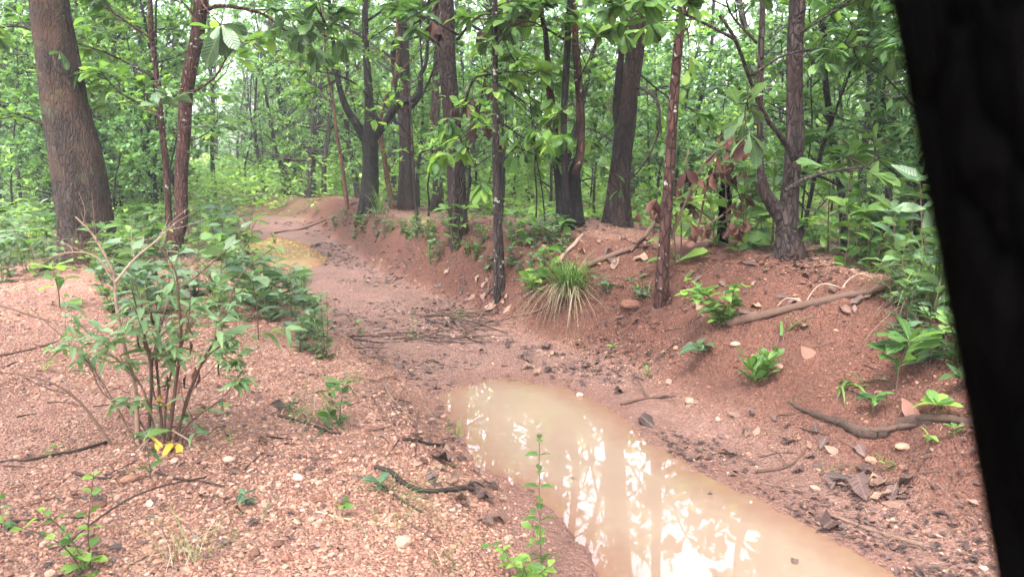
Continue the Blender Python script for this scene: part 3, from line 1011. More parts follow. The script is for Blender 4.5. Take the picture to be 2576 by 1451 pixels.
near_tree("slim straight tree speckled with pale lichen, rooted in the bank face", (1255, 742),
          [([(1256, 743, 28), (1255, 640, 25), (1252, 560, 22), (1249, 450, 19), (1247, 340, 17), (1246, 200, 14), (1245, 80, 14), (1245, 0, 14), (1244, -80, 13)], None, 10)],
          'bark_spot', crown=dict(hmin=4.0, n=8, length=2.0, leaf_len=0.2), seed=20, flare=0.1,
          sprays=[dict(pix=[(1246, 210), (1300, 240), (1370, 300), (1420, 340)], y=y9 + .3, n=40, ln=0.17, twigs=6, w=6, leaf='leaf_lime', shape='oval'),
                  dict(pix=[(1246, 120), (1290, 60), (1340, 20)], y=y9 - .1, n=36, ln=0.19, twigs=5, w=6, shape='oval'),
                  dict(pix=[(1247, 300), (1290, 330), (1320, 390)], y=y9 + .3, n=26, ln=0.16, twigs=5, w=4, leaf='leaf_lime', shape='oval')])
y10 = ground(1432, 575)[1]
near_tree("clump of burnt black stems with one bare red stem, on the mound", (1432, 577),
          [([(1422, 578, 36), (1416, 500, 30), (1408, 430, 28), (1398, 350, 24), (1388, 270, 20), (1380, 180, 16), (1372, 80, 13), (1362, 0, 11)], 'bark_charred', 9),
           ([(1450, 565, 44, .1), (1446, 500, 36, .1), (1445, 430, 30, .1), (1458, 395, 22, .1), (1462, 320, 20, .1), (1458, 230, 19, .1), (1448, 130, 17, .1), (1440, 0, 14, .1)], 'bark_charred', 8),
           ([(1448, 440, 20, -.1), (1462, 380, 19, -.1), (1459, 300, 20, -.1), (1456, 190, 19, -.1), (1450, 120, 14, -.1)], 'bark_red', None),
           ([(1432, 570, 16, -.35), (1424, 480, 16, -.35), (1420, 400, 17, -.35), (1418, 300, 17, -.35), (1424, 180, 18, -.35), (1430, 60, 17, -.35), (1432, -60, 15, -.35)], 'bark_dark', 10)],
          'bark_charred', crown=dict(hmin=3.8, n=6, length=2.0, leaf_len=0.19), seed=21, leaf='leaf_lime',
          sprays=[dict(pix=[(1440, 260), (1400, 290), (1380, 330)], y=y10 - .6, n=24, ln=0.2, twigs=3, w=5, leaf='leaf_lime', shape='oval', tlen=.2),
                  dict(pix=[(1455, 200), (1480, 150), (1500, 90)], y=y10 - .5, n=44, ln=0.2, twigs=6, w=6, leaf='leaf_lime', shape='oval'),
                  dict(pix=[(1420, 100), (1340, 60), (1270, 50)], y=y10 - .4, n=50, ln=0.2, twigs=7, w=6, shape='oval')])
y11 = ground(1552, 562)[1]
near_tree("big leaning tree forking low into two dark limbs, on the mound crest", (1552, 564),
          [([(1550, 566, 56), (1554, 500, 50), (1562, 400, 46), (1572, 320, 48), (1582, 240, 44), (1594, 160, 44), (1606, 60, 44), (1612, 0, 42), (1622, -90, 40)], None, 13),
           ([(1562, 330, 26), (1552, 280, 22), (1556, 200, 18), (1566, 110, 16), (1572, 20, 15), (1576, -60, 14)], 'bark_dark', 9)],
          'bark_grey', crown=dict(hmin=3.9, n=10, length=2.8, leaf_len=0.2), seed=22, barkamp=0.12, sides=30,
          sprays=[dict(pix=[(1600, 215), (1640, 260), (1640, 340), (1600, 420), (1545, 480)], y=y11 - .5, n=6, ln=0.15, twigs=2, w=9),
                  dict(pix=[(1600, 180), (1680, 240), (1760, 290)], y=y11 + .6, n=50, ln=0.17, twigs=7, w=6, leaf='leaf_lime', shape='oval')])
y12 = ground(1668, 755)[1]
near_tree("thin reddish tree with pale patches, standing forward on the slope", (1668, 757),
          [([(1664, 758, 38), (1666, 690, 32), (1672, 600, 28), (1680, 500, 27), (1686, 400, 26), (1693, 280, 25), (1702, 160, 24), (1714, 40, 24), (1722, -50, 23)], None, 9)],
          'bark_red', crown=dict(hmin=3.2, n=8, length=2.2, leaf_len=0.24), seed=23, flare=0.12,
          sprays=[dict(pix=[(1722, -40), (1660, -10), (1590, 0)], y=y12 + .4, n=24, ln=0.16, twigs=4, w=7),
                  dict(pix=[(1722, -40), (1740, 60), (1690, 80), (1650, 90)], y=y12 + .2, n=16, ln=0.16, twigs=3, w=5, leaf='leaf_lime')])
y13 = ground(1985, 640)[1]
near_tree("tree with a bulging foot and a slim side stem, at the end of the mound", (1985, 642),
          [([(1985, 645, 76), (1984, 600, 66), (1982, 540, 50), (1992, 440, 42), (2000, 350, 46), (1998, 240, 40), (2000, 120, 40), (2006, 0, 40), (2010, -80, 38)], None, 12),
           ([(1975, 560, 40), (1940, 510, 34), (1920, 470, 26), (1912, 400, 16), (1912, 280, 15), (1914, 140, 15), (1920, 0, 14), (1925, -80, 13)], None, 9),
           ([(1998, 400, 22, -.15), (1970, 350, 15, -.2), (1930, 300, 12, -.3), (1890, 210, 10, -.4), (1850, 100, 9, -.5), (1810, 40, 7, -.5)], None, None)],
          'bark_grey', crown=dict(hmin=3.9, n=9, length=2.6, leaf_len=0.2), seed=24, barkamp=0.10, sides=30, flare=0.05,
          sprays=[dict(pix=[(1975, 480), (2050, 445), (2150, 430), (2240, 420), (2300, 400)], y=y13 - .7, n=20, ln=0.2, twigs=5, w=12, leaf='leaf_green'),
                  dict(pix=[(1890, 240), (1900, 250), (1930, 265)], y=y13 - 1.2, n=10, ln=0.20, twigs=3, w=6, leaf='leaf_cool', tlen=.25),
                  dict(pix=[(1850, 100), (1760, 40), (1650, 15), (1560, 10)], y=y13 - .6, n=44, ln=0.19, twigs=8, w=9, leaf='leaf_green'),
                  dict(pix=[(1890, 190), (2000, 130), (2150, 110), (2260, 100)], y=y13 - .4, n=60, ln=0.18, twigs=8, w=8, leaf='leaf_green'),
                  dict(pix=[(1905, 110), (1840, 30), (1800, -30)], y=y13 - .5, n=36, ln=0.18, twigs=6, w=8),
                  dict(pix=[(2000, 90), (2080, 40), (2150, -10)], y=y13 - .3, n=50, ln=0.18, twigs=6, w=8)])
near_tree("thin dark tree with a crooked side stem, in the shade past the mound end", (2165, 560),
          [([(2162, 570, 22), (2168, 480, 20), (2172, 400, 18), (2184, 290, 18), (2192, 180, 18), (2206, 60, 16), (2214, -60, 15)], None, 9),
           ([(2138, 560, 16, .2), (2136, 480, 14, .2), (2138, 400, 14, .2), (2120, 320, 8, .2), (2112, 200, 7, .2)], None, 5),
           ([(2190, 330, 10), (2225, 270, 10), (2260, 240, 8), (2300, 200, 6)], None, None)],
          'bark_dark', crown=dict(hmin=2.8, n=10, length=2.2, leaf_len=0.18), low=dict(hmin=1.4, n=8, length=1.6, leaf_len=0.17), seed=25)
near_tree("slim tree with black bark tucked behind the thick old tree", (118, 545),
          [([(122, 545, 12), (112, 440, 11), (104, 300, 11), (95, 150, 10), (85, 0, 9)], None, 8)],
          'bark_dark', crown=dict(hmin=3.0, n=8, length=2.0, leaf_len=0.18), low=dict(hmin=1.4, n=6, length=1.5, leaf_len=0.18), seed=26, leaf='leaf_lime')
near_tree("wavy dark tree seen between the thin reddish tree and the drooping dead leaves", (1728, 530),
          [([(1726, 530, 20), (1736, 430, 17), (1738, 360, 15), (1755, 280, 12), (1778, 190, 10), (1790, 120, 9), (1796, 0, 8)], None, 8)],
          'bark_dark', crown=dict(hmin=2.8, n=8, length=1.9, leaf_len=0.17), seed=27, leaf='leaf_lime')
# added black trunk beside the camera, standing in for a blurred lens obstruction
def added_trunk():
    rng = np.random.default_rng(77)
    r, D = 0.062, 0.245
    right = np.array([1.0, 0, 0])

    def on_plane(u, v):
        return np.array([0, 0, CAMZ]) + D * (FWD + right * ((u - 1288) / FPX) - UPV * ((v - 725.5) / FPX))
    a, c = on_plane(2318, 0), on_plane(2480, 900)
    ax = unit(a - c)
    out = unit(np.cross(ax, FWD)); out = out * np.sign(out[0])
    a = a + out * r * 1.0; c = c + out * r * 1.0
    t = (c[2] - gz(c[0], c[1]) + 0.25) / ax[2]
    foot = c - ax * t
    hs_ = [0, 0.5, 1.0, 1.6, 2.2, 3.2, 4.4, 5.6, 7.0]
    P = np.array([foot + ax * h + np.array([0.03 * math.sin(h * 2.1), 0.03 * math.sin(h * 1.4 + 1), 0]) * (h > 2.4) for h in hs_])
    R = np.array([r * 1.3, r * 1.05, r, r, r, r * .9, r * .75, r * .5, r * .25])
    b = np.array([foot[0], foot[1], foot[2] + 0.2])
    root = thing("tree", "added black trunk standing in for a lens obstruction, close to the viewer, out of focus", "tree", b)
    m = Mesh()
    tube(m, P, R, 40, 120, 0.05, 5)
    part(root, m, "trunk", M['bark_black'], b)
    w, lm, lv = Mesh(), Mesh(), []
    limb_system(rng, P, R, hmin=3.2, n=9, length=2.0, leaf_len=0.2, wood=w, lv=lv, per=12, subs=6)
    flush(lv, lm, 0.42, 'lance', rng)
    part(root, w, "branches", M['bark_black'], b)
    part(root, lm, "crown", M['leaf_green'], b)


added_trunk()

# ------------------------------------------------------------------ forest further back: kinds, then copies
def forest_kind(seed, H, r, bark, leaf, n, length, leaf_len, hmin, per, subs, lean=0.06, name="tree"):
    rng = np.random.default_rng(seed)
    P = [np.array([0, 0, -0.3]), np.array([0, 0, 0.0])]
    d = np.array([rng.normal(0, lean), rng.normal(0, lean), 1.0])
    for i in range(7):
        d = unit(d + rng.normal(0, 0.07, 3) + np.array([0, 0, 0.1]))
        P.append(P[-1] + d * H / 7)
    P = np.array(P); R = np.concatenate([[r * 1.2, r * 1.15], np.linspace(r, r * 0.2, 7)])
    root = thing(name, "", "tree", (0, 0, 0))
    tm, wm, lm, lv = Mesh(), Mesh(), Mesh(), []
    tube(tm, P, R, 12, 40, 0.07, seed)
    limb_system(rng, P, R, hmin=hmin, n=n, length=length, wood=wm, lv=lv, leaf_len=leaf_len, per=per, subs=subs)
    part(root, tm, "trunk", M[bark])
    part(root, wm, "branches", M[bark])
    if leaf_len > 0.15:
        flush(lv, lm, 0.45, 'lance', rng)
    else:
        flush(lv, lm, 0.5, 'far', rng)
    part(root, lm, "crown", M[leaf])
    return root


KINDS = [
    # tall canopy trees
    (forest_kind(101, 13, 0.16, 'bark_dark', 'leaf_far', 24, 2.6, 0.17, 2.6, 15, 10), "tall straight dark trunked tree", 'tall'),
    (forest_kind(102, 11, 0.13, 'bark_grey', 'leaf_far', 24, 2.3, 0.16, 1.6, 15, 10), "tall brown trunked tree", 'tall'),
    (forest_kind(103, 14, 0.18, 'bark_grey', 'leaf_green', 22, 3.0, 0.19, 3.4, 15, 10, 0.12), "tall deep green crowned tree", 'tall'),
    (forest_kind(104, 10, 0.10, 'bark_dark', 'leaf_lime', 24, 2.1, 0.16, 1.2, 15, 9, 0.10), "slender yellow green tree", 'tall'),
    # understory
    (forest_kind(111, 4.6, 0.035, 'bark_dark', 'leaf_lime', 18, 1.3, 0.17, 0.5, 12, 7, 0.10, "sapling"), "yellow green broad leaved sapling", 'low'),
    (forest_kind(112, 3.4, 0.028, 'bark_grey', 'leaf_far', 16, 1.2, 0.14, 0.3, 13, 7, 0.12, "sapling"), "bushy pale green sapling", 'low'),
    (forest_kind(113, 5.6, 0.045, 'bark_dark', 'leaf_green', 18, 1.5, 0.16, 0.7, 13, 7, 0.08, "sapling"), "lanky dark stemmed sapling", 'low'),
    (forest_kind(114, 2.4, 0.02, 'bark_orange', 'leaf_lime', 14, 1.0, 0.14, 0.15, 12, 6, 0.1, "sapling"), "low bushy lime leaved sapling", 'low'),
    (forest_kind(115, 3.0, 0.025, 'bark_dark', 'leaf_far', 18, 1.1, 0.11, 0.2, 16, 7, 0.12, "sapling"), "dense small leaved sapling", 'low'),
]

SECT = [(-1e9, -200, "past the thick old tree"), (-200, 110, "behind the thick old tree"), (110, 380, "between thick old tree and red twin stems"),
        (380, 620, "behind the red twin stems"), (620, 860, "beyond the far pool and trail bend"), (860, 1080, "behind the dark three limbed tree"),
        (1080, 1260, "behind the furrowed tree"), (1260, 1480, "behind the burnt clump"), (1480, 1660, "behind the low forking tree"),
        (1660, 1860, "behind the drooping dead leaves"), (1860, 2080, "behind the bulging tree"), (2080, 2400, "in shade past the mound end"), (2400, 1e9, "past the added trunk")]


def sector(x, y):
    u = 1288 + FPX * x / max(y, 0.1)
    for a, b, t in SECT:
        if a <= u < b:
            return t
    return SECT[-1][2]


PROTO_USED = set()


def place_kind(k, x, y, rz, sc, dist):
    root, text, _ = KINDS[k]
    if k in PROTO_USED:
        o = copy_tree(root, (x, y, gz(x, y)), rz, sc)
    else:
        PROTO_USED.add(k); o = root
        o.location = (x, y, gz(x, y)); o.rotation_euler = (0, 0, rz); o.scale = (sc, sc, sc)
    wh = sector(x, y) if dist != "in the shade past the mound" else "by the added trunk"
    o["label"] = f"{text} {dist} {wh}"
    o["group"] = f"{text}s {dist} {wh}"
    return o


def in_trail(x, y, margin=0.3):
    sd, al, p = line_coords(np.array([x]), np.array([y]))
    return -p[0, 0] - margin - 0.3 < sd[0] < p[0, 1] + p[0, 5] * 0.6 + margin


def scatter_forest():
    rng = np.random.default_rng(5)
    got = []
    spots = [(t.location.x, t.location.y) for t in TREES]

    def far_enough(x, y, d):
        return all((x - a) ** 2 + (y - b) ** 2 > d * d for a, b in got) and all((x - a) ** 2 + (y - b) ** 2 > (d * .6) ** 2 for a, b in spots)
    n = 0
    for tries in range(6000):
        if n >= 120:
            break
        y = math.sqrt(rng.uniform(15 ** 2, 48 ** 2)); a = rng.uniform(-0.92, 0.92)
        x = y * math.tan(a) * 0.95
        if abs(x) > 46 or in_trail(x, y, 0.6) or not far_enough(x, y, 1.9):
            continue
        got.append((x, y)); n += 1
        dist = "at middle distance" if y < 25 else "far off"
        place_kind(int(rng.integers(0, 4)), x, y, rng.uniform(0, 6.28), rng.uniform(0.55, 0.95), dist)
    n = 0
    for tries in range(9000):
        if n >= 268:
            break
        y = math.sqrt(rng.uniform(11.5 ** 2, 38 ** 2)); a = rng.uniform(-0.80, 0.80)
        x = y * math.tan(a)
        u = 1288 + FPX * x / y
        if in_trail(x, y, 0.5) or not far_enough(x, y, 0.75):
            continue
        if 560 < u < 860 and y < 18:      # the far pool and its red bank stay in view
            continue
        if y < 13.5 and u < 700:
            continue
        got.append((x, y)); n += 1
        dist = "close behind the bank" if y < 16 else ("at middle distance" if y < 25 else "far off")
        place_kind(4 + int(rng.integers(0, 5)), x, y, rng.uniform(0, 6.28), rng.uniform(0.7, 1.25), dist)
    n = 0
    for tries in range(4000):
        if n >= 55:
            break
        y = rng.uniform(19, 40); x = y * (rng.uniform(60, 1150) - 1288) / FPX
        if in_trail(x, y, 0.3) or not far_enough(x, y, 1.1):
            continue
        got.append((x, y)); n += 1
        place_kind((1, 3)[int(rng.integers(0, 2))], x, y, rng.uniform(0, 6.28), rng.uniform(0.5, 0.85), "at middle distance" if y < 25 else "far off")
    for (u, y) in [(300, 21), (345, 24), (390, 22), (262, 26), (430, 27), (330, 30)]:
        x = (u - 1288) / FPX * y
        got.append((x, y))
        place_kind((1, 3)[u % 2], x, y, rng.uniform(0, 6.28), rng.uniform(0.95, 1.2), "at middle distance" if y < 25 else "far off")
    n = 0
    for tries in range(2000):
        if n >= 22:
            break
        y = rng.uniform(13.5, 22); x = y * (rng.uniform(100, 640) - 1288) / FPX
        if in_trail(x, y, 0.4) or not far_enough(x, y, 0.8):
            continue
        got.append((x, y)); n += 1
        place_kind((4, 6, 8)[n % 3], x, y, rng.uniform(0, 6.28), rng.uniform(0.7, 1.1), "nearby")
    for i, (x, y) in enumerate([(3.05, 5.5), (3.7, 6.5), (4.3, 7.8), (3.35, 5.2), (5.0, 9.2), (4.4, 6.6), (3.9, 8.6), (2.95, 7.6), (5.6, 8.4)]):
        got.append((x, y))
        place_kind((6, 5, 6, 8)[i % 4], x, y, rng.uniform(0, 6.28), rng.uniform(0.75, 1.1), "in the shade past the mound")
    # unseen trees beside and behind the viewer, added to shade the ground
    for i, (x, y) in enumerate([(4.9, 5.4), (5.9, 7.2), (6.6, 9.0), (-5.2, 2.2), (-8.5, -1.5), (-3.2, -2.6), (4.6, -1.2), (6.5, 3.2), (9.5, 1.0), (-7.9, 6.5), (1.0, -3.4), (-6.0, -4.5), (-2.4, 0.1), (5.0, -5.0), (8.5, 6.5), (-2.8, -6.5)]):
        place_kind((0, 2)[i % 2], x, y, rng.uniform(0, 6.28), 1.25 if abs(x) < 6 else 1.0, "added unseen for shade")


scatter_forest()


def far_wood():
    rng = np.random.default_rng(9)
    n = 60000
    a = rng.uniform(-1.1, 1.1, n); r = rng.uniform(46, 78, n)
    x, y = r * np.sin(a), r * np.cos(a)
    top = 13 + 6 * fbm(a * 9, r * 0.09, 4, 3)
    z = top * rng.uniform(0, 1, n) ** 1.3
    keep = fbm(a * 30 + r * .2, z * 0.6, 12, 3) > -0.22
    x, y, z = x[keep], y[keep], z[keep]
    m = Mesh()
    L = rng.uniform(0.3, 0.62, len(x))
    leaves(m, np.stack([x, y, z + 0.4], -1), rdir(rng, len(x), -0.2, 0.6), L, L * 0.5, 'far', 0.2, 0.3, None, rng)
    o = stuff(m.build("far_woods", M['leaf_far']))


far_wood()


# ------------------------------------------------------------------ low plants
def plant_meshes(rng, stems, h, spread, leaf_len, ratio, shape, per, t0=0.3, droop=0.35, arrangement='alt', r=0.004, zb=0.35, curve=0.15, whorl_top=0, tint=None):
    wm, lm = Mesh(), Mesh()
    for s in range(stems):
        a = rng.uniform(0, 2 * np.pi)
        rad = spread * rng.uniform(0.25, 1.0) if stems > 1 else spread * 0.3
        H = h * rng.uniform(0.7, 1.08) if stems > 1 else h
        e = np.array([math.cos(a) * rad, math.sin(a) * rad, H])
        b = np.array([math.cos(a), math.sin(a), 0]) * (0.02 if stems > 1 else 0) * rng.uniform(0, 2)
        m1 = b + (e - b) * 0.5 + np.array([-math.cos(a), -math.sin(a), 0]) * curve * rad + rng.normal(0, 0.02, 3) * h
        P = np.array([b - [0, 0, 0.05], b, m1, e])
        tube(wm, P, [r * 1.2, r, r * 0.8, r * 0.4], 5, 12, cap=False, tint=rng.uniform(0.25, 0.6))
        c = catmull(P, 40)
        t = np.linspace(t0, 1, per) if arrangement != 'alt' else np.sort(rng.uniform(t0, 1, per))
        i = np.minimum((t * 39).astype(int), 38)
        tan = unit(c[i + 1] - c[i])
        base_az = rng.uniform(0, 6.28)
        if arrangement == 'pair':
            for k in range(2):
                az = base_az + np.arange(per) * math.pi / 2 + k * math.pi
                d = unit(np.stack([np.cos(az), np.sin(az), np.full(per, zb)], -1) + tan * 0.25)
                L = leaf_len * (1.1 - 0.55 * t) * rng.uniform(0.85, 1.15, per)
                leaves(lm, c[i], d, L, L * ratio, shape, droop, 0.3, None, rng, None if tint is None else rng.uniform(*tint, per), 0.05)
        else:
            az = base_az + np.arange(per) * 2.4
            d = unit(np.stack([np.cos(az), np.sin(az), np.full(per, zb)], -1) + tan * 0.35 + rng.normal(0, .15, (per, 3)))
            L = leaf_len * rng.uniform(0.65, 1.15, per)
            leaves(lm, c[i], d, L, L * ratio, shape, droop, 0.3, None, rng, None if tint is None else rng.uniform(*tint, per), 0.06)
        if whorl_top:
            az = np.arange(whorl_top) * 2 * np.pi / whorl_top + rng.uniform(0, 6)
            d = unit(np.stack([np.cos(az), np.sin(az), rng.uniform(0.1, 0.9, whorl_top)], -1))
            L = leaf_len * rng.uniform(0.8, 1.2, whorl_top)
            leaves(lm, np.tile(c[-1], (whorl_top, 1)), d, L, L * ratio, shape, droop, 0.3, None, rng, None, 0.06)
    return wm, lm


def plant(name, label, cat, base, leaf='leaf_green', group=None, seed=0, **kw):
    rng = np.random.default_rng(seed)
    wm, lm = plant_meshes(rng, **kw)
    root = thing(name, label, cat, base, group)
    part(root, wm, "stem", M['twig'])
    part(root, lm, "foliage", M[leaf])
    return root


UNDER = [
    (dict(stems=1, h=0.42, spread=0.15, leaf_len=0.17, ratio=0.42, shape='lance', per=9, whorl_top=4), 'leaf_cool', "broad leaved seedling"),
    (dict(stems=3, h=0.36, spread=0.16, leaf_len=0.13, ratio=0.40, shape='lance', per=9, whorl_top=3), 'leaf_cool', "clump of leafy shoots"),
    (dict(stems=1, h=0.30, spread=0.1, leaf_len=0.20, ratio=0.50, shape='oval', per=6, whorl_top=4, droop=0.5), 'leaf_lime', "pale seedling with big drooping leaves"),
    (dict(stems=4, h=0.30, spread=0.2, leaf_len=0.085, ratio=0.45, shape='oval', per=14, t0=0.15), 'leaf_green', "small leaved bushy plant"),
    (dict(stems=2, h=0.55, spread=0.18, leaf_len=0.15, ratio=0.38, shape='lance', per=10, whorl_top=4), 'leaf_green', "tall leafy shoot"),
    (dict(stems=5, h=0.22, spread=0.2, leaf_len=0.10, ratio=0.5, shape='heart', per=6, t0=0.3, droop=0.5), 'leaf_cool', "low plant with rounded leaves"),
]
UNDER_PROTO = []
for i, (kw, lf, tx) in enumerate(UNDER):
    for s in range(2):
        UNDER_PROTO.append((plant("leafy_plant", "", "plant", (0, 0, 0), lf, None, 300 + i * 7 + s, **kw), tx))
UNDER_USED = set()


def put_under(k, x, y, rz, sc, where):
    root, tx = UNDER_PROTO[k]
    if k in UNDER_USED:
        o = copy_tree(root, (x, y, gz(x, y)), rz, sc)
    else:
        UNDER_USED.add(k); o = root
        o.location = (x, y, gz(x, y)); o.rotation_euler = (0, 0, rz); o.scale = (sc,) * 3
    size = "knee high" if sc > 1.15 else ("small" if sc < 0.85 else "ankle high")
    o["label"] = f"{size} {tx} {where}"
    o["group"] = f"{size} {tx}s {where}"


def scatter_region(poly, n, where, kinds, sc, seed, mind=0.12):
    """plants whose feet stand inside a patch of ground given by its corners in the photograph"""
    rng = np.random.default_rng(seed)
    poly = np.array(poly, float)
    lo, hi = poly.min(0), poly.max(0)
    done = []
    for tries in range(n * 60):
        if len(done) >= n:
            break
        u = rng.uniform(lo[0], hi[0]); v = rng.uniform(lo[1], hi[1])
        if sdf_poly(np.array([u]), np.array([v]), poly)[0] > 0:
            continue
        g = ground(u, v)
        if any((g[0] - a) ** 2 + (g[1] - b) ** 2 < mind ** 2 for a, b in done):
            continue
        done.append((g[0], g[1]))
        k = kinds[int(rng.integers(0, len(kinds)))] * 2 + int(rng.integers(0, 2))
        put_under(k, g[0], g[1], rng.uniform(0, 6.28), rng.uniform(*sc), where)


scatter_region([(-20, 560), (150, 560), (150, 690), (-20, 720)], 34, "beside the foot of the thick old tree", [0, 1, 3, 5, 4], (0.8, 1.3), 1)
scatter_region([(-20, 500), (150, 500), (150, 570), (-20, 570)], 26, "in thicket behind the old tree", [2, 4, 1, 0], (1.1, 1.8), 2)
scatter_region([(290, 560), (420, 560), (420, 690), (180, 700)], 30, "between old tree and red twin stems", [0, 1, 3, 2, 4], (0.8, 1.3), 3)
scatter_region([(300, 500), (430, 500), (430, 560), (300, 560)], 18, "in the clearing behind the two leading trees", [1, 4, 3, 2], (0.8, 1.3), 4)
scatter_region([(470, 560), (600, 545), (600, 640), (610, 700), (470, 690)], 30, "beside the red twin stems", [0, 1, 3, 4, 2], (0.8, 1.35), 5)
scatter_region([(230, 700), (600, 705), (660, 745), (725, 790), (600, 830), (300, 810)], 46, "in front of the red twin stems", [0, 1, 0, 3, 5], (0.75, 1.2), 6)
scatter_region([(640, 770), (760, 740), (820, 900), (740, 890)], 14, "on the lip of the gully past the twiggy bush", [0, 1, 3], (0.7, 1.1), 7)
scatter_region([(800, 560), (1000, 565), (1100, 600), (900, 610)], 13, "on the rim of the red bank", [3, 3, 5, 1], (0.6, 1.0), 8)
scatter_region([(1000, 570), (1250, 600), (1230, 700), (1050, 650)], 18, "on the bank below the furrowed tree", [3, 1, 5], (0.5, 0.9), 9)
scatter_region([(1270, 590), (1420, 600), (1400, 700), (1280, 690)], 22, "between speckled tree and grass tuft", [3, 5, 1, 2], (0.5, 0.9), 10)
scatter_region([(2030, 600), (2300, 640), (2330, 720), (2100, 660)], 26, "in shade past the mound", [2, 0, 4, 3], (0.9, 1.7), 11)
scatter_region([(2230, 700), (2420, 760), (2430, 940), (2280, 900)], 24, "on slope by the added trunk", [1, 3, 5, 0], (0.7, 1.15), 12)
scatter_region([(1800, 580), (1960, 600), (1940, 640), (1800, 630)], 14, "behind the mound crest by the bulging tree", [2, 0, 4], (1.0, 1.6), 13)


# ground cover further back: one mass nobody could count
def ground_cover():
    rng = np.random.default_rng(33)
    m = Mesh()
    n = 15000
    y = np.sqrt(rng.uniform(9.5 ** 2, 46 ** 2, n)); a = rng.uniform(-0.75, 0.75, n); x = y * np.tan(a)
    z, wet, fl, bk, fo = terrain(x, y, True)
    keep = (rng.uniform(0, 1, n) < fo * 0.95) & (fbm(x * .5, y * .5, 8, 3) > -0.25)
    x, y, z = x[keep], y[keep], z[keep]
    for x0, y0, z0 in zip(x, y, z):
        k = rng.integers(5, 10)
        L = rng.uniform(0.10, 0.22) * (0.8 + y0 / 40)
        p = np.array([x0, y0, z0]) + np.stack([rng.normal(0, .10, k), rng.normal(0, .10, k), rng.uniform(0.02, 0.38, k) * (1 + (y0 > 17) * 1.3)], -1) * (0.7 + y0 / 40)
        leaves(m, p, rdir(rng, k, 0.1, 0.4), L * rng.uniform(.7, 1.2, k), L * 0.42, 'far', 0.2, 0.3, None, rng)
    o = stuff(m.build("undergrowth", M['leaf_lime']))


ground_cover()


# ------------------------------------------------------------------ grass
def blades(m, base, n, h, spread, rng, w=0.006, droop=0.5, lean=None):
    """curved grass blades as tapering strips"""
    K = 6
    t = np.linspace(0, 1, K)
    a = rng.uniform(0, 2 * np.pi, n)
    out = np.stack([np.cos(a), np.sin(a), np.zeros(n)], -1)
    if lean is not None:
        out = unit(out * 0.7 + np.asarray(lean))
    H = h * rng.uniform(0.55, 1.15, n); sp = spread * rng.uniform(0.3, 1.3, n); dr = droop * rng.uniform(0.5, 1.4, n)
    b = base + np.stack([rng.normal(0, .04, n), rng.normal(0, .04, n), np.zeros(n) - 0.02], -1)
    C = b[:, None] + out[:, None] * (sp[:, None] * t[None] ** 1.3)[..., None]
    C[..., 2] += H[:, None] * (t[None] - dr[:, None] * t[None] ** 2.4)
    side = unit(np.cross(out, [0, 0, 1.0]))
    W = (w * rng.uniform(0.7, 1.3, n))[:, None] * np.sqrt(np.clip(1 - t, 0, 1))[None] + 0.0004
    V = np.stack([C - side[:, None] * W[..., None] / 2, C + side[:, None] * W[..., None] / 2], 2)
    idx = (np.arange(n) * K * 2)[:, None] + (np.arange(K - 1) * 2)[None]
    Q = np.stack([idx, idx + 1, idx + 3, idx + 2], -1).reshape(-1, 4)
    A = np.zeros((n, K, 2, 3)); A[..., 0] = rng.uniform(0, 1, n)[:, None, None]
    A[..., 0, 1] = -1; A[..., 1, 1] = 1
    m.add(V.reshape(-1, 3), None, Q, A.reshape(-1, 3))


def tuft(label, base, green, straw, h, spread, seed, w=0.007, lean=None, droop=0.5, name="grass_tuft"):
    rng = np.random.default_rng(seed)
    root = thing(name, label, "grass tuft", base)
    if green:
        m = Mesh(); blades(m, np.zeros(3), green, h, spread, rng, w, droop)
        part(root, m, "green_blades", M['grass'])
    if straw:
        m = Mesh(); blades(m, np.zeros(3), straw, h * 0.75, spread * 1.15, rng, w * 0.8, droop + 0.75, lean)
        part(root, m, "dry_blades", M['straw'])
    return root


tuft("big tuft of bright green grass with dry straw hanging down the bank", ground(1432, 740), 280, 130, 0.62, 0.42, 1, 0.009, (-0.15, -0.6, 0), 0.6)
tuft("tall grass tuft in deep shade on the slope near the added trunk", ground(2350, 770), 140, 40, 0.75, 0.4, 2, 0.009, droop=0.75)
tuft("sparse wispy grass with dry stalks on the gravel, below the dead leaf stalk", ground(800, 1060), 26, 30, 0.30, 0.28, 3, 0.004)
tuft("faint straw tuft on the gravel near the lowest edge of the pool side", ground(470, 1390), 16, 40, 0.26, 0.22, 4, 0.003)
tuft("thin grass trailing over the charred stick", ground(1000, 1250), 26, 22, 0.26, 0.34, 5, 0.003, droop=0.9)
tuft("grass growing against the foot of the dark three limbed tree", ground(955, 540), 40, 10, 0.8, 0.35, 6, 0.014)
tuft("thin grass at the water edge beside the pool", ground(1140, 1090), 14, 8, 0.2, 0.12, 7, 0.004)
tuft("sprig of grass standing in the stick heap", ground(1160, 800), 22, 4, 0.18, 0.1, 8, 0.004)
tuft("single arching grass clump on the bare slope, long blades bending down", ground(2140, 975), 7, 0, 0.30, 0.30, 9, 0.022, droop=0.9)
tuft("short grass clump with wide blades above the fallen log", ground(1985, 830), 6, 0, 0.26, 0.2, 10, 0.02, droop=0.9)
tuft("small grass clump by the seedling on the gravel", ground(735, 1050), 8, 3, 0.24, 0.14, 11, 0.012, droop=0.6)
tuft("blade clump sprouting beside the straight slope stone", ground(1620, 740), 7, 0, 0.25, 0.12, 12, 0.014)
tuft("long bladed grass standing behind the red twin stems foot", ground(500, 590), 9, 2, 0.7, 0.3, 13, 0.03)
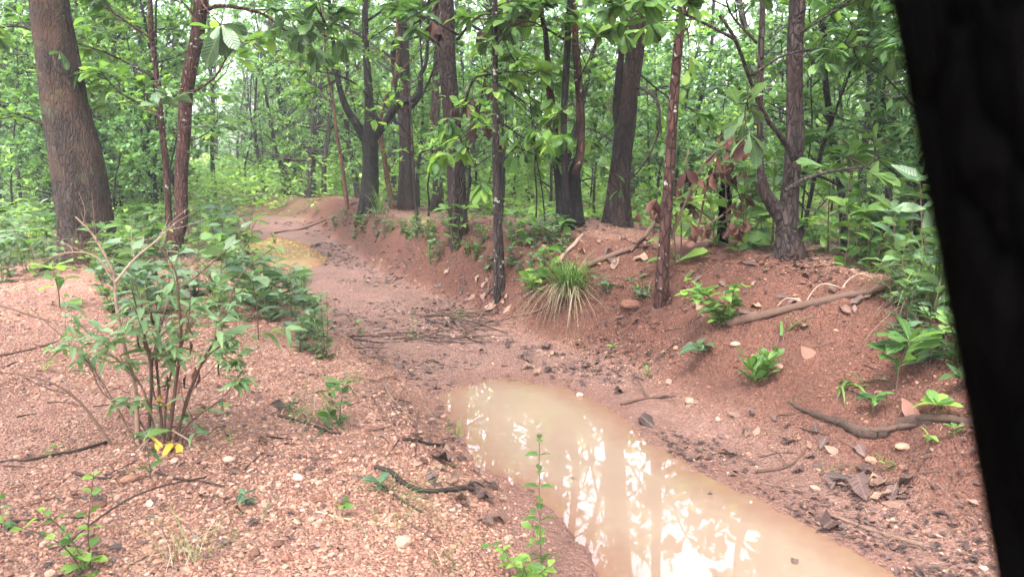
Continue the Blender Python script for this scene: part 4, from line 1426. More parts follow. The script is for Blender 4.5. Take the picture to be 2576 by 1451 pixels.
for i, (u, v, tx) in enumerate([(560, 1120, "by the twiggy bush foot"), (950, 1330, "among the dry sticks on the gravel"), (1110, 1420, "at the bare mud rim"), (640, 1330, "on open gravel"),
                                (880, 960, "on the lip below the leafy sapling"), (1450, 850, "under the hanging straw"), (2100, 1190, "on the wet slope above the pool")]):
    tuft("few thin grass blades " + tx, ground(u, v), 8, 6, 0.16, 0.14, 40 + i, 0.004)


# ------------------------------------------------------------------ named plants and shrubs
def twiggy_bush():
    rng = np.random.default_rng(55)
    b = ground(378, 1112)
    root = thing("shrub", "twiggy shrub with bare grey twigs and narrow drooping leaves on the gravel", "shrub", b)
    y0 = b[1]
    # main stems traced from the photograph, each with its own depth offset
    stems = [([(345, 1110), (340, 980), (310, 860), (292, 760), (285, 690), (240, 600), (190, 545)], 0.05, 13, 0.8),
             ([(290, 710), (340, 650), (400, 600), (440, 560)], 0.15, 7, 0.9),
             ([(283, 690), (230, 640), (150, 640), (80, 680)], -0.05, 6, 0.8),
             ([(420, 1105), (440, 980), (455, 860), (450, 760), (440, 680), (400, 620)], -0.1, 11, 0.4),
             ([(430, 1100), (500, 930), (560, 820), (600, 700), (690, 620)], 0.2, 8, 0.4),
             ([(410, 1110), (400, 980), (395, 870), (430, 750), (500, 690), (580, 620)], 0.25, 8, 0.4),
             ([(290, 1090), (200, 1010), (110, 955), (0, 935), (-60, 940)], -0.25, 8, 0.6),
             ([(350, 1110), (250, 950), (170, 860), (60, 760)], 0.15, 6, 0.5),
             ([(370, 1110), (380, 930), (350, 800), (330, 720)], -0.2, 9, 0.3),
             ([(440, 1105), (470, 1000), (520, 900), (600, 840)], -0.2, 7, 0.3),
             ([(400, 1110), (350, 960), (250, 880), (140, 870)], -0.05, 6, 0.6),
             ([(390, 1115), (330, 1030), (260, 990), (220, 900)], 0.1, 6, 0.4),
             ([(420, 1110), (430, 1030), (390, 1000), (385, 900), (410, 800)], 0.0, 6, 0.3),
             ([(430, 1110), (480, 1060), (560, 1000), (620, 920)], -0.15, 6, 0.3),
             ([(410, 1115), (425, 960), (470, 830), (480, 720)], 0.1, 7, 0.4),
             ([(420, 1080), (380, 1100), (330, 1150), (310, 1190)], -0.2, 6, 0.8),
             ([(430, 1080), (480, 1110), (520, 1150), (545, 1180)], -0.2, 6, 0.8)]
    lm = Mesh()
    for k, (pix, dy, w, tn) in enumerate(stems):
        P, R = world_poly([(u, v, w * (1 - 0.7 * i / (len(pix) - 1)), dy * i / (len(pix) - 1)) for i, (u, v) in enumerate(pix)], y0)
        if pix[0][1] > 1080:
            P[0, 2] = gz(P[0, 0], P[0, 1]) - 0.04
        wm = Mesh()
        tube(wm, P, R, 7, len(P) * 5, 0.1, k, tint=tn)
        c = catmull(np.column_stack([P, R]), 50)
        for q in range(6):
            i = int(rng.uniform(14, 48))
            d = unit(unit(c[i + 1, :3] - c[i, :3]) + rdir(rng, 1, 0.3, 0.4)[0] * 0.8)
            Lt = rng.uniform(0.08, 0.3)
            e = c[i, :3] + d * Lt
            tube(wm, np.array([c[i, :3], (c[i, :3] + e) / 2 + rng.normal(0, .012, 3), e]), [c[i, 3] * .5, c[i, 3] * .4, 0.001], 4, 6, cap=False, tint=tn)
            # lance leaves on the twigs in the lower, leafy half
            hz = c[i, 2] - b[2]
            if hz < 0.58 and k not in (1, 2, 6, 15, 16):
                kk = int(rng.integers(6, 12)) if hz > .28 else int(rng.integers(1, 5))
                t = rng.uniform(0.3, 1.0, kk)
                L = rng.uniform(0.07, 0.14, kk)
                leaves(lm, c[i, :3] + (e - c[i, :3]) * t[:, None], unit(d * .5 + rdir(rng, kk, -0.05, .4)), L, L * 0.26, 'lance', 0.5, 0.3, None, rng, rng.uniform(.35, 1, kk))
        part(root, wm, "stem", M['twig'], b)
    for q in range(9):
        u, v = rng.uniform(330, 520), rng.uniform(1000, 1100)
        p = at_y(u, v, y0 + rng.uniform(-.15, .15)); kk = 4
        L = rng.uniform(0.06, 0.11, kk)
        leaves(lm, np.tile(p, (kk, 1)), rdir(rng, kk, 0.1, .3), L, L * 0.28, 'lance', 0.4, 0.3, None, rng, rng.uniform(.3, .8, kk))
    part(root, lm, "foliage", M['leaf_pale'], b)
    ym = Mesh()
    for (u, v) in [(365, 1095), (440, 1180), (455, 1190), (450, 1150), (402, 1020), (398, 1000), (390, 1105)]:
        p = at_y(u, v, y0 - 0.1); p[2] = max(p[2], gz(p[0], p[1]) + 0.03)
        leaves(ym, [p], rdir(rng, 1, -0.1, .3), 0.11, 0.035, 'lance', 0.5, 0.3, None, rng)
    part(root, ym, "yellow_foliage", M['leaf_yellow'], b)
    dm = Mesh()
    for q in range(16):
        p = at_y(rng.uniform(300, 560), rng.uniform(780, 960), y0 + rng.uniform(-.2, .2))
        leaves(dm, [p], [[rng.normal(0, .2), rng.normal(0, .2), -1]], 0.09, 0.02, 'lance', 0.1, 1.0, None, rng)
    part(root, dm, "dead_foliage", M['leaf_dead'], b)


twiggy_bush()

plant("sapling", "upright young sapling with paired bright green leaves at the pool edge", "sapling", ground(1362, 1442), 'leaf_lime', seed=61,
      stems=1, h=0.56, spread=0.05, leaf_len=0.085, ratio=0.55, shape='oval', per=12, t0=0.12, arrangement='pair', r=0.0035, zb=0.25)
plant("seedling", "bushy side shoots with rounded leaves around the sapling foot at the pool edge", "seedling", ground(1335, 1475), 'leaf_lime', seed=62,
      stems=5, h=0.20, spread=0.17, leaf_len=0.075, ratio=0.6, shape='oval', per=6, t0=0.25, arrangement='pair', r=0.0025)
plant("sapling", "thin leafy sprig with a dark bare twig and light green tips on the gravel", "sapling", ground(225, 1440), 'leaf_lime', seed=63,
      stems=3, h=0.30, spread=0.24, leaf_len=0.075, ratio=0.6, shape='oval', per=7, t0=0.3, arrangement='pair', r=0.003)
plant("seedling", "little pale sprig cut by the frame edge on the gravel", "seedling", ground(5, 1330), 'leaf_lime', seed=64,
      stems=1, h=0.12, spread=0.03, leaf_len=0.07, ratio=0.5, shape='oval', per=4, arrangement='pair', r=0.002)
plant("seedling", "lance leaved seedling amid wispy grass on the gravel", "seedling", ground(848, 1075), 'leaf_green', seed=65,
      stems=2, h=0.26, spread=0.06, leaf_len=0.13, ratio=0.24, shape='lance', per=9, t0=0.2, whorl_top=4, r=0.003)
plant("seedling", "small two leaved seedling by the charred stick", "seedling", ground(950, 1235), 'leaf_cool', seed=66,
      stems=1, h=0.05, spread=0.02, leaf_len=0.085, ratio=0.5, shape='oval', per=3, whorl_top=3, r=0.002)
plant("seedling", "tiny round leaved seedling on open gravel", "seedling", ground(620, 1275), 'leaf_cool', seed=67,
      stems=1, h=0.05, spread=0.02, leaf_len=0.05, ratio=0.6, shape='oval', per=4, whorl_top=3, r=0.002)
plant("seedling", "drooping seedling with long leaves in front of the twiggy shrub", "seedling", ground(378, 1205), 'leaf_green', seed=68,
      stems=1, h=0.19, spread=0.02, leaf_len=0.12, ratio=0.28, shape='lance', per=5, t0=0.4, whorl_top=3, r=0.003, droop=0.7)
plant("seedling", "light green seedling with big oval leaves at the gravel edge below the old tree", "seedling", ground(150, 775), 'leaf_lime', seed=69,
      stems=1, h=0.36, spread=0.08, leaf_len=0.24, ratio=0.42, shape='obovate', per=6, t0=0.4, whorl_top=6, r=0.006, zb=0.1)
plant("bush", "light green bush with rounded leaves beside the fallen log", "bush", ground(1818, 815), 'leaf_lime', seed=70,
      stems=9, h=0.30, spread=0.36, leaf_len=0.11, ratio=0.62, shape='heart', per=9, t0=0.3, droop=0.5, r=0.003)
plant("seedling", "seedling with three rounded leaves on the damp bank", "seedling", ground(1770, 905), 'leaf_cool', seed=71,
      stems=3, h=0.11, spread=0.15, leaf_len=0.12, ratio=0.75, shape='heart', per=2, t0=0.8, droop=0.5, r=0.0025)
plant("rosette_plant", "glossy bright green rosette plant on a small earth knob", "plant", ground(1905, 965), 'leaf_green', seed=72,
      stems=6, h=0.17, spread=0.15, leaf_len=0.13, ratio=0.33, shape='obovate', per=8, t0=0.25, droop=0.15, r=0.003, zb=0.8, tint=(0.5, 1.0))
plant("sapling", "sapling with very large oval leaves at the thin reddish tree foot", "sapling", ground(1712, 665), 'leaf_lime', seed=73,
      stems=2, h=0.62, spread=0.2, leaf_len=0.26, ratio=0.40, shape='obovate', per=7, t0=0.3, whorl_top=4, r=0.007, zb=0.3)
plant("seedling", "upright seedling with a whorl of long leaves on the shaded slope", "seedling", ground(2240, 985), 'leaf_green', seed=74,
      stems=2, h=0.30, spread=0.1, leaf_len=0.20, ratio=0.36, shape='obovate', per=7, t0=0.35, whorl_top=5, r=0.004)
plant("seedling", "star shaped five leaf seedling by the half buried root", "seedling", ground(2352, 1062), 'leaf_lime', seed=75,
      stems=1, h=0.08, spread=0.02, leaf_len=0.11, ratio=0.45, shape='oval', per=2, t0=0.8, whorl_top=5, r=0.003)
plant("seedling", "star shaped seedling in deep shade above the half buried root", "seedling", ground(2405, 985), 'leaf_green', seed=76,
      stems=1, h=0.08, spread=0.02, leaf_len=0.11, ratio=0.45, shape='oval', per=2, t0=0.8, whorl_top=5, r=0.003)
plant("seedling", "small leafy seedling just above the half buried root", "seedling", ground(2195, 1040), 'leaf_green', seed=77,
      stems=1, h=0.09, spread=0.02, leaf_len=0.09, ratio=0.5, shape='oval', per=2, t0=0.7, whorl_top=4, r=0.003)
plant("seedling", "tiny seedling on the dark wet slope below the half buried root", "seedling", ground(2400, 1100), 'leaf_lime', seed=78,
      stems=1, h=0.04, spread=0.01, leaf_len=0.06, ratio=0.45, shape='oval', per=2, whorl_top=3, r=0.002)
plant("seedling", "tall thin seedling with paired small leaves in the gully lip", "seedling", ground(820, 900), 'leaf_green', seed=79,
      stems=3, h=0.42, spread=0.1, leaf_len=0.09, ratio=0.38, shape='oval', per=11, t0=0.15, arrangement='pair', r=0.003)
plant("seedling", "small upright seedling in the gully beside the stick line", "seedling", ground(1040, 850), 'leaf_green', seed=80,
      stems=1, h=0.24, spread=0.03, leaf_len=0.075, ratio=0.4, shape='oval', per=8, t0=0.2, arrangement='pair', r=0.002)
plant("seedling", "dark broken sprig with few leaves on the gully floor", "seedling", ground(912, 845), 'leaf_green', seed=81,
      stems=2, h=0.16, spread=0.25, leaf_len=0.06, ratio=0.5, shape='oval', per=5, t0=0.2, r=0.003)
plant("seedling", "grey green creeping plant by the grass tuft", "seedling", ground(1530, 735), 'leaf_cool', seed=82,
      stems=4, h=0.14, spread=0.22, leaf_len=0.08, ratio=0.7, shape='heart', per=5, t0=0.3, r=0.002)
plant("seedling", "leafy plant with lime leaves overhanging the bank by the grass tuft", "seedling", ground(1340, 735), 'leaf_lime', seed=83,
      stems=5, h=0.22, spread=0.28, leaf_len=0.15, ratio=0.4, shape='oval', per=7, t0=0.3, r=0.003)
plant("seedling", "seedling with wavy leaves between the grass tuft and the reddish tree", "seedling", ground(1612, 755), 'leaf_cool', seed=84,
      stems=3, h=0.2, spread=0.2, leaf_len=0.11, ratio=0.5, shape='heart', per=4, t0=0.4, r=0.003)
plant("seedling", "slender seedling at the foot of the bulging tree", "seedling", ground(2000, 655), 'leaf_lime', seed=85,
      stems=2, h=0.3, spread=0.1, leaf_len=0.11, ratio=0.3, shape='lance', per=6, whorl_top=4, r=0.003)
plant("seedling", "big leaved seedling on the gully lip with a dark clod behind", "seedling", ground(745, 850), 'leaf_cool', seed=86,
      stems=1, h=0.46, spread=0.08, leaf_len=0.2, ratio=0.42, shape='oval', per=5, t0=0.5, whorl_top=4, r=0.005)
plant("seedling", "big leaved seedling rising at the twiggy shrub edge", "seedling", ground(650, 855), 'leaf_cool', seed=87,
      stems=1, h=0.48, spread=0.06, leaf_len=0.22, ratio=0.42, shape='oval', per=5, t0=0.45, whorl_top=5, r=0.005)
plant("sapling", "leafy sapling with bright leaves beside the far pool", "sapling", ground(622, 640), 'leaf_lime', seed=88,
      stems=3, h=0.95, spread=0.4, leaf_len=0.24, ratio=0.5, shape='oval', per=10, t0=0.35, droop=0.6, r=0.006)
plant("seedling", "tiny tuft plant standing in the far pool", "seedling", at_z(690, 612, 0.045), 'leaf_lime', seed=89,
      stems=3, h=0.22, spread=0.08, leaf_len=0.08, ratio=0.4, shape='oval', per=7, t0=0.3, r=0.006)
plant("sapling", "young sapling with whorled lime leaves in front of the furrowed tree", "sapling", ground(1145, 640), 'leaf_lime', seed=90,
      stems=2, h=0.55, spread=0.2, leaf_len=0.16, ratio=0.4, shape='oval', per=7, t0=0.5, whorl_top=5, r=0.004)
for i, (u, v, tx) in enumerate([(145, 1150, "between the twiggy shrub and the frame edge"), (1630, 950, "on the damp bank face"), (560, 1040, "right of the twiggy shrub foot"), (1540, 885, "on the bank face above the pool"),
                                (120, 935, "on open gravel left of the twiggy shrub"), (2330, 1120, "under the half buried root"), (860, 1300, "on gravel amid dry sticks"), (2225, 1190, "on the wet slope")]):
    plant("seedling", "tiny green seedling " + tx, "seedling", ground(u, v), 'leaf_lime', seed=120 + i,
          stems=1, h=0.05, spread=0.02, leaf_len=0.06, ratio=0.4, shape='oval', per=3, whorl_top=2, r=0.0015)


# burnt stump with drooping dead leaves
def dead_shrub():
    rng = np.random.default_rng(91)
    b = ground(1815, 610)
    root = thing("dead_shrub", "burnt black stump with bent twigs of drooping brown dead leaves", "dead shrub", b)
    P, R = world_poly([(1818, 615, 34), (1822, 560, 30), (1826, 500, 34), (1824, 470, 26), (1830, 430, 10)], b[1])
    m = Mesh(); P[0, 2] -= 0.1
    tube(m, P, R, 14, 26, 0.25, 2)
    part(root, m, "stump", M['bark_black'], b)
    arcs = [[(1690, 590), (1730, 500), (1790, 440), (1840, 400)], [(1760, 560), (1780, 470), (1830, 420), (1870, 430)], [(1800, 560), (1760, 530), (1720, 500), (1700, 470)],
            [(1820, 560), (1860, 520), (1880, 470)], [(1820, 540), (1790, 560), (1750, 580)], [(1690, 600), (1760, 430), (1840, 350), (1880, 350)], [(1820, 600), (1850, 560), (1830, 580)],
            [(1680, 620), (1660, 560), (1640, 530), (1650, 510)]]
    for k, pix in enumerate(arcs):
        y = b[1] + rng.uniform(-.6, -.1)
        P, R = world_poly([(u, v, 6 - 1.2 * i) for i, (u, v) in enumerate(pix)], y)
        wm, lm = Mesh(), Mesh()
        tube(wm, P, R, 5, 16, cap=False, tint=0.3)
        c = catmull(P, 20)
        n = 11
        i = rng.integers(9, 20, n)
        L = rng.uniform(0.075, 0.145, n)
        leaves(lm, c[i] + rng.normal(0, .04, (n, 3)), np.stack([rng.normal(0, .3, n), rng.normal(0, .3, n), -np.ones(n)], -1), L, L * 0.55, 'oval', 0.3, 0.9, rdir(rng, n, 0, .1), rng, rng.uniform(.35, 1.0, n), 0.2)
        br = part(root, wm, "branch", M['twig'], b)
        part(br, lm, "dead_foliage", M['leaf_dead'], b)


dead_shrub()
for i, (u, v, dy, n, tx) in enumerate([(1105, 75, -.6, 5, "over the furrowed tree's trunk top"), (1085, 60, -.5, 4, "beside the furrowed tree, dark and full"), (1215, 70, -.4, 3, "between the furrowed and the lichen speckled tree, uppermost"),
                                       (1272, 70, .2, 3, "just past the lichen speckled tree, uppermost"), (1188, 255, -.6, 4, "below the lime bough of the furrowed tree, purple brown"), (1168, 250, -.5, 2, "tight against the furrowed tree, thin"),
                                       (1222, 215, -.6, 3, "round and black under the lime bough"), (1185, 320, -.6, 2, "low below the lime bough"), (1222, 315, -.5, 2, "beside the lichen speckled trunk at its middle"),
                                       (1132, 318, -.5, 2, "in front of the furrowed trunk's middle"), (1262, 335, .3, 2, "just past the lichen speckled tree, lower down"), (1870, 350, -.3, 2, "hanging alone above the burnt stump"),
                                       (1725, 430, -.2, 3, "beside the thin reddish tree's middle"), (2420, 590, -1.4, 4, "in deep shade by the added trunk")]):
    yy = ground(1158, 608)[1] if u < 1240 else (y9 if u < 1400 else y13)
    dead_cluster("dead leaf cluster hanging " + tx, (u, v), yy + dy, n, 0.19 if u < 1500 else 0.17, 400 + i)


# ------------------------------------------------------------------ logs, sticks
def twisted_root():
    rng = np.random.default_rng(31)
    base = [(1985, 1018), (2030, 1040), (2080, 1058), (2120, 1066), (2160, 1084), (2210, 1080), (2260, 1068), (2330, 1060), (2420, 1064), (2500, 1080)]
    m = Mesh()
    G = np.array([ground(u, v) for u, v in base])
    b0 = G[0].copy()
    for k, (r, ph, t0, t1) in enumerate([(0.026, 0.0, 0.0, 1.0), (0.020, 2.1, 0.12, 1.0), (0.017, 4.2, 0.05, 0.8), (0.012, 1.0, 0.3, 0.95)]):
        c = catmull(G, 80)[int(t0 * 79):int(t1 * 79) + 1]
        n = len(c)
        w = np.linspace(0, 1, n)
        c = c + np.stack([np.zeros(n), 0.022 * np.cos(w * 7 + ph), 0.016 * np.sin(w * 7 + ph) - 0.004], -1) + rng.normal(0, .002, (n, 3))
        rr = r * (0.35 + 0.65 * smooth(0, .35, w)) * (1 - 0.25 * smooth(.8, 1, w))
        tube(m, c, rr, 12, 110, 0.45, 40 + k, tint=0.12 + 0.08 * k)
    for k in range(5):
        i = int(rng.uniform(10, 70)); p = catmull(G, 80)[i]
        u, v, z = project(p)
        e = ground(u + rng.uniform(-90, 40), v + rng.uniform(-10, 34))
        tube(m, np.array([p, (p + e) / 2 + [0, 0, .012], e - [0, 0, .004]]), [0.011, 0.008, 0.003], 6, 12, 0.3, k, tint=0.15)
    o = m.build("root", M['twig'], None, b0)
    tag(o, "dark twisted root half buried along the wet slope", "root")


def stick(label, pix, w0, w1, lift=0.4, tint=0.3, seed=0, mat='twig', name="stick", cat="stick", amp=0.12, forks=(), sides=9, group=None):
    """a stick lying on the ground along photograph points"""
    P, R = [], []
    for i, q in enumerate(pix):
        g = ground(q[0], q[1])
        if group and sdf_poly(g[:1], g[1:2], POOL1)[0] < 0.05:
            return None
        depth = (g - np.array([0, 0, CAMZ])) @ FWD
        r = (w0 + (w1 - w0) * i / max(1, len(pix) - 1)) * depth / FPX / 2
        g[2] += r * lift + (q[2] if len(q) > 2 else 0)
        P.append(g); R.append(r)
    P, R = np.array(P), np.array(R)
    # lay it over the terrain between the traced points as well
    c = catmull(np.column_stack([P, R]), len(P) * 4)
    c[:, 2] = np.maximum(c[:, 2], terrain(c[:, 0], c[:, 1]) + c[:, 3] * 0.2)
    b = c[0, :3].copy()
    m = Mesh()
    tube(m, c[:, :3], c[:, 3], sides, len(c) * 2, amp, seed, tint)
    o = m.build(name, M[mat], None, b)
    tag(o, label, cat, group)
    rng = np.random.default_rng(seed)
    for (t, du, dv, w) in forks:
        i = int(t * (len(c) - 1)); u, v, z = project(c[i, :3])
        fm = Mesh()
        e = ground(u + du, v + dv)
        e[2] += 0.02
        mid = (c[i, :3] + e) / 2 + np.array([0, 0, 0.03])
        rr = w * z / FPX / 2
        tube(fm, np.array([c[i, :3], mid, e]), [rr, rr * .8, rr * .4], 6, 9, 0.1, seed, tint)
        part(o, fm, "fork", M[mat], b)
    return o


stick("long fallen log with a thin vine wound round it, lying up the slope", [(1830, 825), (1900, 805), (1980, 785), (2060, 765), (2150, 745), (2250, 722), (2330, 705)], 24, 15, 0.5, 0.36, 1, name="fallen_log", cat="log", sides=14)
twisted_root()
stick("thick pale branch lying down the mound behind the grass tuft", [(1395, 680), (1420, 645), (1445, 620), (1465, 595)], 12, 9, 0.8, 0.8, 3, name="fallen_branch", cat="branch", forks=[(0.5, -45, -25, 7)])
stick("long fallen branch running up to the thin reddish tree", [(1480, 675), (1540, 650), (1600, 622), (1640, 590, 0.06), (1660, 560, 0.14)], 16, 9, 0.8, 0.45, 4, name="fallen_branch", cat="branch", forks=[(0.75, 60, 10, 6), (0.6, 30, 25, 6)])
stick("charred black stick with a pale broken end on the gravel", [(945, 1180), (985, 1195), (1020, 1222), (1070, 1240), (1120, 1240), (1175, 1232), (1215, 1248)], 12, 14, 0.8, 0.02, 5, amp=0.3, forks=[(0.85, 50, 12, 7)])
stick("forked grey branch lying on the slope by the pool bend", [(1562, 1020), (1620, 1005), (1660, 1002), (1700, 1000)], 8, 5, 0.8, 0.35, 6, name="fallen_branch", cat="branch", forks=[(0.45, -40, -45, 6), (0.7, 40, 22, 5)])
stick("thin curved branch across the wet slope", [(1905, 1190), (1960, 1182), (2000, 1165), (2020, 1140)], 8, 5, 0.8, 0.3, 7, forks=[(0.5, -40, -30, 4)])
stick("pale broken stick sunk in the wet slope edge", [(2090, 1300), (2160, 1325), (2230, 1350), (2320, 1375)], 9, 14, 0.6, 0.55, 8)
stick("slim stick beside the pool's upper slope", [(1915, 1215), (1960, 1225), (1990, 1228)], 5, 4, 0.8, 0.6, 9)
stick("twig with a bent end lying along the gully floor edge", [(965, 965), (985, 1005), (1010, 1030), (1030, 1050), (1050, 1065)], 7, 6, 0.8, 0.55, 10, forks=[(0.4, 25, -30, 5)])
stick("black twig angling down the gravel by the lance leaved seedling", [(700, 1050), (760, 1065), (820, 1085), (860, 1092)], 8, 5, 0.8, 0.05, 11)
stick("dark straight stick at the pool's muddy rim", [(1015, 1108), (1070, 1118), (1120, 1122)], 11, 7, 0.8, 0.08, 12)
stick("black twig pointing to the twiggy shrub foot", [(-20, 1165), (60, 1162), (140, 1148), (200, 1135), (270, 1115)], 6, 8, 0.8, 0.04, 13)
stick("dark stick pair piece on gravel below the twiggy shrub", [(185, 1192), (240, 1205), (280, 1205)], 9, 5, 0.8, 0.06, 14)
stick("slim dark stick running beside the tiny round seedling", [(375, 1188), (440, 1205), (510, 1215), (570, 1228)], 8, 4, 0.8, 0.1, 15)
stick("dark twig flat on the gravel near the frame edge", [(0, 1320), (80, 1312), (150, 1308), (210, 1304)], 7, 5, 0.8, 0.05, 16)
stick("long bare twig rising from the light green sprig on the gravel", [(150, 1400, 0.02), (240, 1345, 0.05), (330, 1300, 0.07), (420, 1250, 0.05), (520, 1215, 0.02)], 5, 4, 0.8, 0.1, 17)
stick("pair of crossed dark sticks on gravel below the charred stick", [(895, 1200), (960, 1225), (1010, 1262), (1060, 1290)], 6, 5, 0.8, 0.12, 18, forks=[(0.5, 60, -10, 4)])
stick("dry reddish stick near the bare mud rim", [(1000, 1300), (1070, 1345), (1110, 1370)], 6, 4, 0.8, 0.3, 19)
stick("bleached short stick on the gravel", [(795, 1290), (840, 1300), (885, 1312)], 5, 4, 0.8, 0.95, 20)
stick("long grey twig at the upper gravel edge", [(0, 770), (90, 800), (180, 830)], 5, 3, 0.8, 0.3, 21)
stick("grey twig crossing the gravel to the twiggy shrub", [(-20, 900), (80, 880), (180, 852), (260, 845)], 5, 3, 0.8, 0.3, 22)
stick("exposed root hanging down the bank beneath the lichen speckled tree", [(1262, 742), (1235, 770), (1215, 790), (1200, 815)], 8, 5, 0.8, 0.4, 23, name="root", cat="root")
stick("thin stick leaning on the bank below the light green bush", [(1770, 790), (1700, 860), (1650, 905)], 4, 3, 0.8, 0.3, 24)
stick("dark stick lying at the foot of the bank", [(1290, 800), (1340, 790), (1380, 770)], 6, 4, 0.8, 0.5, 25)
stick("branch lying at the red bank by the far pool", [(690, 590), (760, 578), (820, 555)], 5, 4, 0.8, 0.2, 26)
rs = np.random.default_rng(66)


def stick_line():
    # washed up line of sticks across the gully and the heap by the bank foot: each stick a thing
    for k in range(26):
        u0 = rs.uniform(870, 1180); v0 = 853 + rs.normal(0, 8) + (u0 - 870) * 0.008
        L = rs.uniform(40, 170)
        stick("thin dark stick in the washed up line across the gully", [(u0, v0), (u0 + L * .5, v0 + rs.normal(2, 4)), (u0 + L, v0 + rs.normal(4, 7))], rs.uniform(1.6, 4.2), 1.5, 0.7 + rs.uniform(0, 1.0), rs.uniform(0.0, 0.4), 500 + k, sides=5,
              group="sticks in the washed up line across the gully")
    for k in range(34):
        u0 = rs.uniform(1030, 1230); v0 = rs.uniform(785, 832)
        L = rs.uniform(40, 120); a = rs.normal(0.15, 0.35)
        stick("short dark stick in the heap at the bank foot", [(u0, v0), (u0 + L * .5 * math.cos(a), v0 + L * .25 * math.sin(a)), (u0 + L * math.cos(a), v0 + L * .5 * math.sin(a))], rs.uniform(2.2, 5), 2, 0.8 + rs.uniform(0, 2.5), rs.uniform(0, 0.45), 600 + k, sides=5,
              group="sticks in the heap at the bank foot")
    for k in range(44):
        u0 = rs.uniform(850, 1200); v0 = 960 + (u0 - 850) * 0.75 + rs.normal(0, 45)
        L = rs.uniform(30, 100); a = rs.normal(0.4, 0.7)
        stick("small dark twig strewn along the gravel shoulder beside the pool", [(u0, v0), (u0 + L * .5 * math.cos(a), v0 + L * .3 * math.sin(a) + rs.normal(0, 3)), (u0 + L * math.cos(a), v0 + L * .6 * math.sin(a))], rs.uniform(3, 6), 2, 0.9, rs.uniform(0, 0.6), 700 + k, sides=5,
              group="twigs strewn along the gravel shoulder beside the pool")
    for k in range(30):
        u0 = rs.uniform(-20, 900); v0 = rs.uniform(860, 1430)
        L = rs.uniform(40, 130); a = rs.normal(0.1, 0.5)
        stick("thin dark twig scattered on the open gravel", [(u0, v0), (u0 + L * .5 * math.cos(a), v0 + L * .3 * math.sin(a) + rs.normal(0, 3)), (u0 + L * math.cos(a), v0 + L * .6 * math.sin(a))], rs.uniform(3, 6), 2, 0.9, rs.uniform(0, 0.5), 800 + k, sides=5,
              group="twigs scattered on the open gravel")
    for k in range(26):
        u0 = rs.uniform(1500, 2350); v0 = rs.uniform(700, 1250)
        L = rs.uniform(40, 110); a = rs.normal(0.0, 0.6)
        if v0 > 1000 + (u0 - 1560) * 0.6:
            continue
        stick("thin twig scattered on the bare slope", [(u0, v0), (u0 + L * .5 * math.cos(a), v0 + L * .3 * math.sin(a) + rs.normal(0, 3)), (u0 + L * math.cos(a), v0 + L * .6 * math.sin(a))], rs.uniform(3, 5), 2, 0.9, rs.uniform(0, 0.6), 900 + k, sides=5,
              group="twigs scattered on the bare slope")


stick_line()


def log_vine():
    m = Mesh()
    pts = []
    a, b = ground(1960, 790), ground(2330, 705)
    for i in range(60):
        t = i / 59
        p = a + (b - a) * t
        p = np.array([p[0], p[1], max(p[2], gz(p[0], p[1])) + 0.035])
        w = t * 26
        pts.append(p + np.array([0, math.cos(w) * 0.04, math.sin(w) * 0.035]))
    tube(m, np.array(pts), 0.005, 5, 150, tint=0.85)
    o = m.build("vine", M['twig'], None, pts[0])
    tag(o, "thin pale dry vine wound around the long fallen log", "vine")


log_vine()


# ------------------------------------------------------------------ stones
ICO = None


def ico():
    global ICO
    if ICO is None:
        p = (1 + 5 ** .5) / 2
        v = np.array([(-1, p, 0), (1, p, 0), (-1, -p, 0), (1, -p, 0), (0, -1, p), (0, 1, p), (0, -1, -p), (0, 1, -p), (p, 0, -1), (p, 0, 1), (-p, 0, -1), (-p, 0, 1)], float)
        v /= np.linalg.norm(v[0])
        f = np.array([(0, 11, 5), (0, 5, 1), (0, 1, 7), (0, 7, 10), (0, 10, 11), (1, 5, 9), (5, 11, 4), (11, 10, 2), (10, 7, 6), (7, 1, 8), (3, 9, 4), (3, 4, 2), (3, 2, 6), (3, 6, 8), (3, 8, 9), (4, 9, 5), (2, 4, 11), (6, 2, 10), (8, 6, 7), (9, 8, 1)])
        ICO = v, f
    return ICO


def stones(m, pos, size, rng, tint):
    v, f = ico()
    n = len(pos)
    V = v[None] * (1 + rng.uniform(-0.28, 0.28, (n, 12, 1)))
    V = V * np.stack([rng.uniform(0.7, 1.25, n), rng.uniform(0.7, 1.25, n), rng.uniform(0.45, 0.85, n)], -1)[:, None]
    a = rng.uniform(0, 6.28, n); c, s = np.cos(a)[:, None], np.sin(a)[:, None]
    tl = rng.normal(0, 0.3, n); ct, st = np.cos(tl)[:, None], np.sin(tl)[:, None]
    x, y, z = V[..., 0], V[..., 1], V[..., 2]
    y, z = y * ct - z * st, y * st + z * ct
    V = np.stack([x * c - y * s, x * s + y * c, z], -1) * (size * 0.5)[:, None, None] + pos[:, None]
    A = np.zeros((n, 12, 3)); A[..., 0] = tint[:, None]
    m.add(V.reshape(-1, 3), (f[None] + (np.arange(n) * 12)[:, None, None]).reshape(-1, 3), None, A.reshape(-1, 3))


